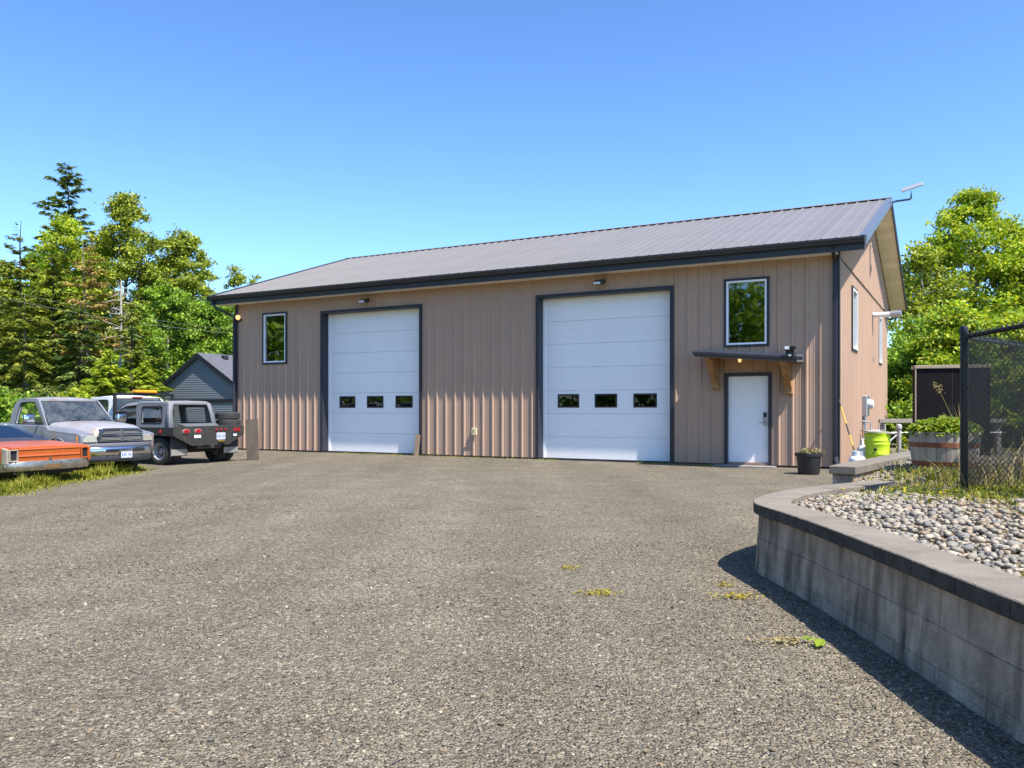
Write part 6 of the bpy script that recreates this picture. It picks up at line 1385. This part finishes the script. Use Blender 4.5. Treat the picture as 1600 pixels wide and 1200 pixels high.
def limb(mb, a, b, r0, r1, rg, n=5, wob=0.06, sides=6):
    a, b = np.array(a, float), np.array(b, float); L_ = np.linalg.norm(b-a)
    pts = [a + (b-a)*k/n + (rg.normal(0, wob*L_*0.35, 3) if 0 < k < n else 0) for k in range(n+1)]
    mb.tube([tuple(p) for p in pts], [r0+(r1-r0)*k/n for k in range(n+1)], sides); return pts
def broadleaf(name, label, loc, H, rx, base, leafm, seed, clumps=46, per=230, ls=(0.17, 0.34), group=None, barkm='bark_grey', shape=0.75, cat='tree', lean=0.0, cr=(0.55, 1.15), trunk_r=0.22, low=False):
    """trunk with limbs reaching to leaf clumps spread unevenly through the crown"""
    rg = np.random.default_rng(seed); t = thing(name, label, cat, loc, 0, group); tr = MB()
    top = np.array([lean*H, 0, H*0.93]); tpts = limb(tr, (0, 0, -0.2), top, trunk_r, 0.03, rg, 9, 0.03, 8)
    VV = []; cz0 = base; cents = []
    for k in range(clumps):
        f = (k + rg.random())/clumps; z = cz0 + (H-cz0)*f**0.92
        q = (z-cz0)/(H-cz0); env = rx*(max(0.0, math.sin(math.pi*min(1, (0.10+0.90*q)**shape)))**0.62 if not low else (1-q)**0.45)
        a = k*2.39996 + rg.normal(0, 0.5); rr = env*math.sqrt(rg.uniform(0.18, 1.0))*rg.uniform(0.78, 1.15)
        c = np.array([rr*math.cos(a) + lean*z, rr*math.sin(a), z]); r_ = 1.18*rg.uniform(*cr)*(1-0.35*q)
        cents.append((c, r_))
        zb = max(0.3, z - rr*rg.uniform(0.5, 0.9)); ti = min(len(tpts)-1, max(0, int(round(zb/(H*0.93)*(len(tpts)-1)))))
        limb(tr, tpts[ti], c, max(0.018, 0.07*(1-q)+0.015), 0.008, rg, 4, 0.08, 5)
        n = int(3.3*per*(r_/0.85)**2*rg.uniform(0.6, 1.25)); d = rg.normal(0, 1, (n, 3)); d /= np.linalg.norm(d, axis=1)[:, None]
        rad = r_*rg.uniform(0.25, 1.0, n)**0.5; sub = rg.normal(0, 1, (7, 3)); sub /= np.linalg.norm(sub, axis=1)[:, None]
        pull = sub[rg.integers(0, 7, n)]; C = c + (pull*rg.uniform(0.25, 1.05, (n, 1)) + rg.normal(0, 0.23, (n, 3)))*r_*np.array([1.2, 1.2, 0.72])
        N = d*0.55 + rg.normal(0, 0.6, (n, 3)) + (0, 0, 0.55)
        VV.append(simple_quads(C, N, rg.uniform(*ls, n)*rg.uniform(0.45, 0.9, n), rg, 0.7))
    tr.build('trunk', M[barkm], t, smooth=60)
    V, F = join(VV); link('crown', np_mesh('crown', V, F), M[leafm], t); return t
def conifer(name, label, loc, H, rad, leafm, seed, base=1.0, whorl=0.42, per=6, droop=0.35, dens=1.0, sp=(0.30, 0.55), group=None, power=0.85, bare_to=0.0, barkm='bark_dark', ragged=0.25, trunk_r=None, dead_top=0.0):
    rg = np.random.default_rng(seed); t = thing(name, label, 'tree', loc, 0, group); tr = MB()
    tr_ = trunk_r or 0.012*H+0.05; limb(tr, (0, 0, -0.2), (rg.normal(0, 0.02)*H, 0, H), tr_, 0.015, rg, 10, 0.006, 8)
    Cs, Ns, Ss, Ts = [], [], [], []; z = base
    while z < H*0.985:
        f = (z-base)/(H-base); L0 = rad*(1-f)**power*(0.55+0.45*min(1, f*6+0.3)); m_ = max(3, int(per*(0.7+0.3*rg.random())))
        a0 = rg.uniform(0, 6.28)
        for k in range(m_):
            a = a0 + 6.283*k/m_ + rg.normal(0, 0.22); L_ = L0*rg.uniform(1-ragged*1.6, 1+ragged*0.7)
            if L_ < 0.12: L_ = 0.12
            zz = z + rg.normal(0, whorl*0.3); up = (0.30*f - droop*(1-f)*0.7); d = np.array([math.cos(a), math.sin(a), 0.0])
            P = lambda s: np.array([0, 0, zz]) + d*L_*s + np.array([0, 0, L_*(up*s - droop*0.35*s*s + 0.10*s**3)])
            tr.tube([tuple(P(0.0)), tuple(P(0.5)), tuple(P(1.0))], [max(0.012, 0.022*L_), 0.010, 0.004], 4)
            if zz > H*(1-dead_top) and rg.random() < 0.75: continue
            if bare_to > 0 and zz < bare_to and rg.random() < 0.85: continue
            n = max(4, int(L_/0.16*dens*5.2))
            s = rg.uniform(0.12, 1.0, n)**0.75; pts = np.array([P(q) for q in s]); side = np.where(rg.random(n) < 0.5, -1.0, 1.0); perp = np.array([-d[1], d[0], 0.0])
            wv = (0.10 + 0.36*L_*0.30*(1-s))*side*rg.uniform(0.2, 1.0, n)
            tdir = d*0.75 + perp*(side*rg.uniform(0.35, 1.0, n))[:, None] + np.array([0, 0, -0.28])*rg.uniform(0.2, 1.5, n)[:, None]
            Cs.append(pts + perp*wv[:, None] + rg.normal(0, 0.05, (n, 3))); Ts.append(tdir); Ss.append(rg.uniform(*sp, n)*(0.55+0.45*min(1, L_/1.2)))
            Ns.append(rg.normal(0, 0.40, (n, 3)) + np.array([0, 0, 1.0]))
        z += whorl*rg.uniform(0.75, 1.25)*(0.75+0.5*(1-f))
    tr.build('trunk', M[barkm], t, smooth=60)
    if Cs:
        C, N, S, T = np.concatenate(Cs), np.concatenate(Ns), np.concatenate(Ss), np.concatenate(Ts)
        T /= np.linalg.norm(T, axis=1)[:, None]; N -= T*np.sum(N*T, 1)[:, None]; N /= np.linalg.norm(N, axis=1)[:, None]; B = np.cross(N, T); s = S[:, None]; w = 0.19
        # each spray: a bent, tapering frond with side lobes
        V = np.stack([C-T*s*0.5, C-T*s*0.1+B*s*w, C+T*s*0.12+B*s*w*0.35, C+T*s*0.5-N*s*0.10, C+T*s*0.12-B*s*w*0.35, C-T*s*0.1-B*s*w], 1).reshape(-1, 3); i = np.arange(len(C))[:, None]*6
        F = np.concatenate([i+np.array([[0, 3, 2, 1]]), i+np.array([[0, 5, 4, 3]])], 0)
        link('crown', np_mesh('crown', V, F), M[leafm], t)
    return t
def snag(name, label, loc, H, seed, nb=38, L0=1.6, r=0.16, matn='snag_wood', zmin=0.3):
    rg = np.random.default_rng(seed); t = thing(name, label, 'tree', loc, 0); tr = MB(); limb(tr, (0, 0, -0.2), (0.1, 0, H), r, 0.04, rg, 9, 0.01, 8); tr.build('trunk', M[matn], t, smooth=60)
    b = MB()
    for k in range(nb):
        z = H*rg.uniform(zmin, 0.99); a = rg.uniform(0, 6.28); L_ = L0*rg.uniform(0.3, 1.0)*(1.15-z/H*0.6); d = np.array([math.cos(a), math.sin(a), rg.uniform(-0.25, 0.35)])
        p0 = np.array([0.1*z/H, 0, z]); p1 = p0+d*L_*0.5; p2 = p0+d*L_+np.array([0, 0, rg.uniform(-0.3, 0.1)])
        b.tube([tuple(p0), tuple(p1), tuple(p2)], [0.028, 0.018, 0.006], 4)
        for _ in range(2): e = p1 + rg.normal(0, 0.3, 3); b.tube([tuple(p1), tuple(e)], [0.012, 0.004], 4)
    b.build('branches', M[matn], t); return t
def PX(x, Y): return (x-800.0)*Y/1297.0
def TOP(y, Y): return CAM_H + (639.0-y)*Y/1297.0
def at(x, Y): return (PX(x, Y), Y, 0.0)
GL, GR_ = 'trees behind the parked vehicles', 'trees beyond the gable end'
# left wood
conifer('spire_conifer', 'tall dark conifer whose narrow spire rises above all other trees', at(105, 66), TOP(252, 66), 4.4, 'needle_dark', 1, base=2.0, whorl=0.62, per=6, droop=0.20, dens=0.85, group=GL, power=0.52, ragged=0.35, sp=(0.38, 0.7))
broadleaf('cottonwood', 'tall loose-crowned broadleaf tree right of the conifer spire', at(196, 60), TOP(308, 60), 3.0, 4.0, 'leaf_cottonwood', 2, 64, 230, (0.2, 0.36), GL, shape=0.9, cr=(0.6, 1.15), trunk_r=0.26)
broadleaf('cottonwood', 'rounded broadleaf tree just left of the workshop roof end', at(288, 61), TOP(374, 61), 2.8, 2.0, 'leaf_cottonwood', 3, 58, 240, (0.2, 0.36), GL, shape=0.85, cr=(0.7, 1.2))
broadleaf('poplar', 'small thin broadleaf tree peeking over the workshop roof corner', at(368, 82), TOP(420, 82), 1.8, 6.0, 'leaf_cottonwood', 4, 26, 150, (0.2, 0.36), GL, cr=(0.5, 0.95))
broadleaf('poplar', 'far treetop barely showing above the roof slope', at(400, 88), TOP(434, 88), 1.6, 6.0, 'leaf_cottonwood', 14, 22, 150, (0.2, 0.36), GL, cr=(0.5, 0.95))
broadleaf('cottonwood', 'yellow-green broadleaf tree directly below the conifer spire', at(100, 58), TOP(342, 58), 2.2, 4.0, 'leaf_bright', 5, 48, 220, (0.18, 0.34), GL, cr=(0.6, 1.05))
conifer('hemlock', 'conifer with a thin half-dead top at the left edge of the wood', at(26, 52), TOP(345, 52), 3.4, 'needle_olive', 6, base=1.4, whorl=0.5, per=6, droop=0.3, dens=1.25, group=GL, ragged=0.35, dead_top=0.16)
broadleaf('cottonwood', 'leafy tree filling the left picture edge under the half-dead conifer', at(6, 56), TOP(415, 56), 2.6, 2.0, 'leaf_cottonwood', 33, 46, 200, (0.18, 0.34), GL, cr=(0.6, 1.05))
broadleaf('cottonwood', 'yellowish broadleaf crown in the gap left of the tall loose-crowned tree', at(152, 64), TOP(392, 64), 2.4, 2.5, 'leaf_cottonwood', 34, 44, 190, (0.18, 0.34), GL, cr=(0.6, 1.05))
broadleaf('maple', 'green crown between the half-dead conifer and the yellow-green tree', at(54, 60), TOP(400, 60), 2.4, 2.0, 'leaf_maple', 35, 40, 190, (0.18, 0.34), GL, cr=(0.6, 1.05))
broadleaf('maple', 'green crown in the gap right of the tall loose-crowned tree', at(236, 64), TOP(418, 64), 2.4, 2.0, 'leaf_maple', 36, 40, 190, (0.18, 0.34), GL, cr=(0.6, 1.05))
conifer('hemlock', 'broad olive-green conifer in front of the spire tree', at(84, 49), TOP(396, 49), 3.6, 'needle_olive', 7, base=1.2, whorl=0.42, per=7, droop=0.4, dens=1.3, group=GL, power=0.7)
conifer('hemlock', 'slim brownish conifer between the broad conifer and the dead snag', at(140, 47), TOP(372, 47), 1.9, 'needle_brown', 8, base=4.0, whorl=0.42, per=6, droop=0.25, dens=0.75, group=GL, power=0.6, ragged=0.5, barkm='bark_grey')
snag('dead_snag', 'pale dead tree trunk with bare twigs in the middle of the wood', at(187, 46), TOP(438, 46), 9, 46, 1.9, 0.12)
conifer('hemlock', 'dark conifer cut by the left picture edge', at(-25, 47), TOP(430, 47), 3.4, 'needle_dark', 10, base=1.0, whorl=0.42, per=7, droop=0.4, dens=1.3, group=GL, power=0.75)
conifer('hemlock', 'drooping brown-green conifer right of the pale dead trunk', at(206, 45), TOP(468, 45), 1.9, 'needle_olive', 12, base=1.2, whorl=0.38, per=6, droop=0.45, dens=0.9, group=GL, power=0.6, ragged=0.45)
conifer('cedar', 'bright feathery young cedar in front of the snag', at(168, 41), TOP(545, 41), 1.9, 'needle_cedar', 13, base=0.3, whorl=0.30, per=7, droop=0.42, dens=1.5, group=GL, power=0.65)
conifer('cedar', 'bright young cedar left of the grey garage roof', at(262, 60), TOP(512, 60), 2.8, 'needle_cedar', 15, base=0.3, whorl=0.30, per=7, droop=0.42, dens=1.5, group=GL, power=0.7)
conifer('cedar', 'small bright cedar behind the pickup windshield', at(226, 42), TOP(566, 42), 1.6, 'needle_cedar', 16, base=0.2, whorl=0.28, per=7, droop=0.42, dens=1.6, group=GL, power=0.6)
conifer('hemlock', 'dark conifer behind the gap between pickup cab and cedars', at(122, 45), TOP(470, 45), 2.6, 'needle_dark', 17, base=2.4, whorl=0.40, per=6, droop=0.45, dens=1.3, group=GL, power=0.7)
conifer('hemlock', 'olive conifer low at the left behind the orange coupe', at(40, 44), TOP(462, 44), 2.9, 'needle_olive', 18, base=2.2, whorl=0.40, per=7, droop=0.45, dens=1.2, group=GL, power=0.7, barkm='bark_grey')
broadleaf('maple', 'dense deep green maple behind the rounded broadleaf tree', at(262, 54), TOP(450, 54), 2.8, 1.2, 'leaf_maple', 19, 44, 240, (0.18, 0.34), GL, cr=(0.7, 1.2))
broadleaf('maple', 'deep green maple squeezed between garage and workshop corner', at(338, 56), TOP(470, 56), 2.6, 1.0, 'leaf_maple', 20, 44, 220, (0.18, 0.34), GL, cr=(0.7, 1.2))
for i, (x, y, Y, rx, m_, lb) in enumerate(((8, 618, 36, 1.6, 'leaf_maple', 'low shrub behind the coupe roof at the left edge'), (66, 618, 38, 1.4, 'needle_dark', 'low dark shrub behind the pickup bed'), (112, 612, 39, 1.2, 'needle_cedar', 'low shrub above the pickup roof'), (300, 585, 62, 2.8, 'leaf_bright', 'shrub rising behind the grey garage'), (-60, 560, 44, 2.8, 'leaf_maple', 'shrub off the left edge of the wood'), (200, 590, 47, 2.2, 'leaf_maple', 'dim shrub behind the white truck cab'))):
    broadleaf('shrub', lb, at(x, Y), TOP(y, Y), rx, 0.25, m_, 40+i, 22, 170, (0.14, 0.28), 'shrubs at the foot of the wood', cr=(0.45, 0.8), cat='shrub', trunk_r=0.06, low=True)
for i, (x, y, Y, rad, m_, lb) in enumerate(((-10, 470, 74, 5.5, 'needle_dark', 'far dark conifer behind the left edge of the wood'), (62, 430, 76, 5.0, 'needle_olive', 'far conifer behind the half-dead one'), (150, 440, 76, 5.0, 'needle_dark', 'far conifer behind the pale dead trunk'), (240, 470, 74, 5.0, 'needle_olive', 'far conifer between the two rounded broadleaf crowns'), (318, 500, 78, 5.0, 'needle_dark', 'far conifer behind the grey garage ridge'))):
    conifer('far_conifer', lb, at(x, Y), TOP(y, Y), rad, m_, 80+i, base=0.6, whorl=0.6, per=8, droop=0.4, dens=0.7, sp=(0.6, 1.0), group='far conifers behind the wood', power=0.6)
# right wood
broadleaf('alder', 'tall broadleaf tree with pointed crown beyond the gable end', at(1520, 43), TOP(303, 43), 3.1, 3.6, 'leaf_bright', 61, 84, 220, (0.16, 0.3), GR_, shape=0.8, cr=(0.55, 1.05))
broadleaf('alder', 'lower spreading broadleaf tree right behind the gable eave', at(1440, 41), TOP(388, 41), 1.9, 2.4, 'leaf_cottonwood', 62, 34, 190, (0.16, 0.3), GR_, cr=(0.55, 1.0))
broadleaf('alder', 'broadleaf tree at the right picture edge above the fence', at(1606, 42), TOP(362, 42), 2.8, 2.0, 'leaf_bright', 63, 66, 220, (0.16, 0.3), GR_, cr=(0.6, 1.1))
broadleaf('alder', 'broadleaf tree just outside the right picture edge', at(1720, 40), TOP(400, 40), 3.0, 1.5, 'leaf_bright', 64, 50, 180, (0.16, 0.3), GR_)
broadleaf('maple_bush', 'bright dense bush rising over the dark storage cabinet', at(1500, 33), TOP(486, 33), 2.2, 0.4, 'leaf_bright', 65, 60, 260, (0.14, 0.28), 'bushes beyond the gable end', cat='bush', cr=(0.55, 0.95), trunk_r=0.08)
broadleaf('maple_bush', 'deep green bush beside the far gable corner', at(1420, 35), TOP(545, 35), 1.7, 0.2, 'leaf_maple', 66, 46, 260, (0.14, 0.28), 'bushes beyond the gable end', cat='bush', cr=(0.5, 0.9), trunk_r=0.08)
broadleaf('maple_bush', 'bright bush behind the fence mesh at the right edge', at(1590, 31), TOP(500, 31), 2.4, 0.2, 'leaf_bright', 67, 60, 240, (0.14, 0.28), 'bushes beyond the gable end', cat='bush', cr=(0.55, 0.95), trunk_r=0.08)
broadleaf('maple_bush', 'shaded bush behind the rail fence', at(1455, 38), TOP(500, 38), 2.2, 0.2, 'leaf_maple', 68, 50, 240, (0.14, 0.28), 'bushes beyond the gable end', cat='bush', cr=(0.55, 0.95), trunk_r=0.08)
broadleaf('shrub', 'small lime-coloured shrub between the standpipe and the barrel planter', (9.0, 18.7, 0.0), 0.85, 0.42, 0.1, 'leaf_bright', 69, 16, 90, (0.05, 0.11), None, cat='shrub', cr=(0.14, 0.24), trunk_r=0.02, low=True)
broadleaf('shrub', 'shrub at the foot of the bushes behind the rail fence', at(1440, 29), 1.6, 1.6, 0.1, 'leaf_maple', 70, 24, 200, (0.12, 0.24), None, cat='shrub', cr=(0.4, 0.7), trunk_r=0.04, low=True)
# far wood that the window panes mirror, across the road behind the photographer
def far_wood():
    rg = np.random.default_rng(77); VV = []
    for k in range(150):
        a = R(152 + 100*k/149); x = 2 + 66*math.cos(a) + rg.normal(0, 3); y = -2 + 50*math.sin(a) + rg.normal(0, 3); h = rg.uniform(11.5, 17)
        for j in range(7):
            c = np.array([x+rg.normal(0, 1.4), y+rg.normal(0, 1.4), h*(0.12+0.85*j/6)]); n = 64; d = rg.normal(0, 1, (n, 3)); d /= np.linalg.norm(d, axis=1)[:, None]
            VV.append(simple_quads(c + d*rg.uniform(0.6, 2.0, (n, 1))*np.array([1, 1, .8]), d + rg.normal(0, 0.6, (n, 3)), rg.uniform(0.45, 1.0, n), rg))
    V, F = join(VV); o = link('woods', np_mesh('woods', V, F), M['leaf_maple']); tag(o, 'dense green wood mirrored in the upper window panes', 'woods', kind='stuff')
far_wood()
# overhead wires
mat('cable', (0.22, 0.22, 0.21), 0.6)
for (x0, y0, Y0), (x1, y1, Y1), lb in (((-60, 452, 42), (420, 526, 50), 'pale overhead wire sagging across the wood'), ((-60, 438, 44), (420, 522, 52), 'thin upper overhead wire crossing the wood')):
    A = np.array([PX(x0, Y0), Y0, TOP(y0, Y0)]); B = np.array([PX(x1, Y1), Y1, TOP(y1, Y1)]); pts = [tuple(A+(B-A)*k/20 - np.array([0, 0, 0.35*math.sin(math.pi*k/20)])) for k in range(21)]
    tag(MB().tube(pts, 0.006 if 'sag' in lb else 0.004, 5).build('overhead_wire', M['cable']), lb, 'wire', 'overhead wires')
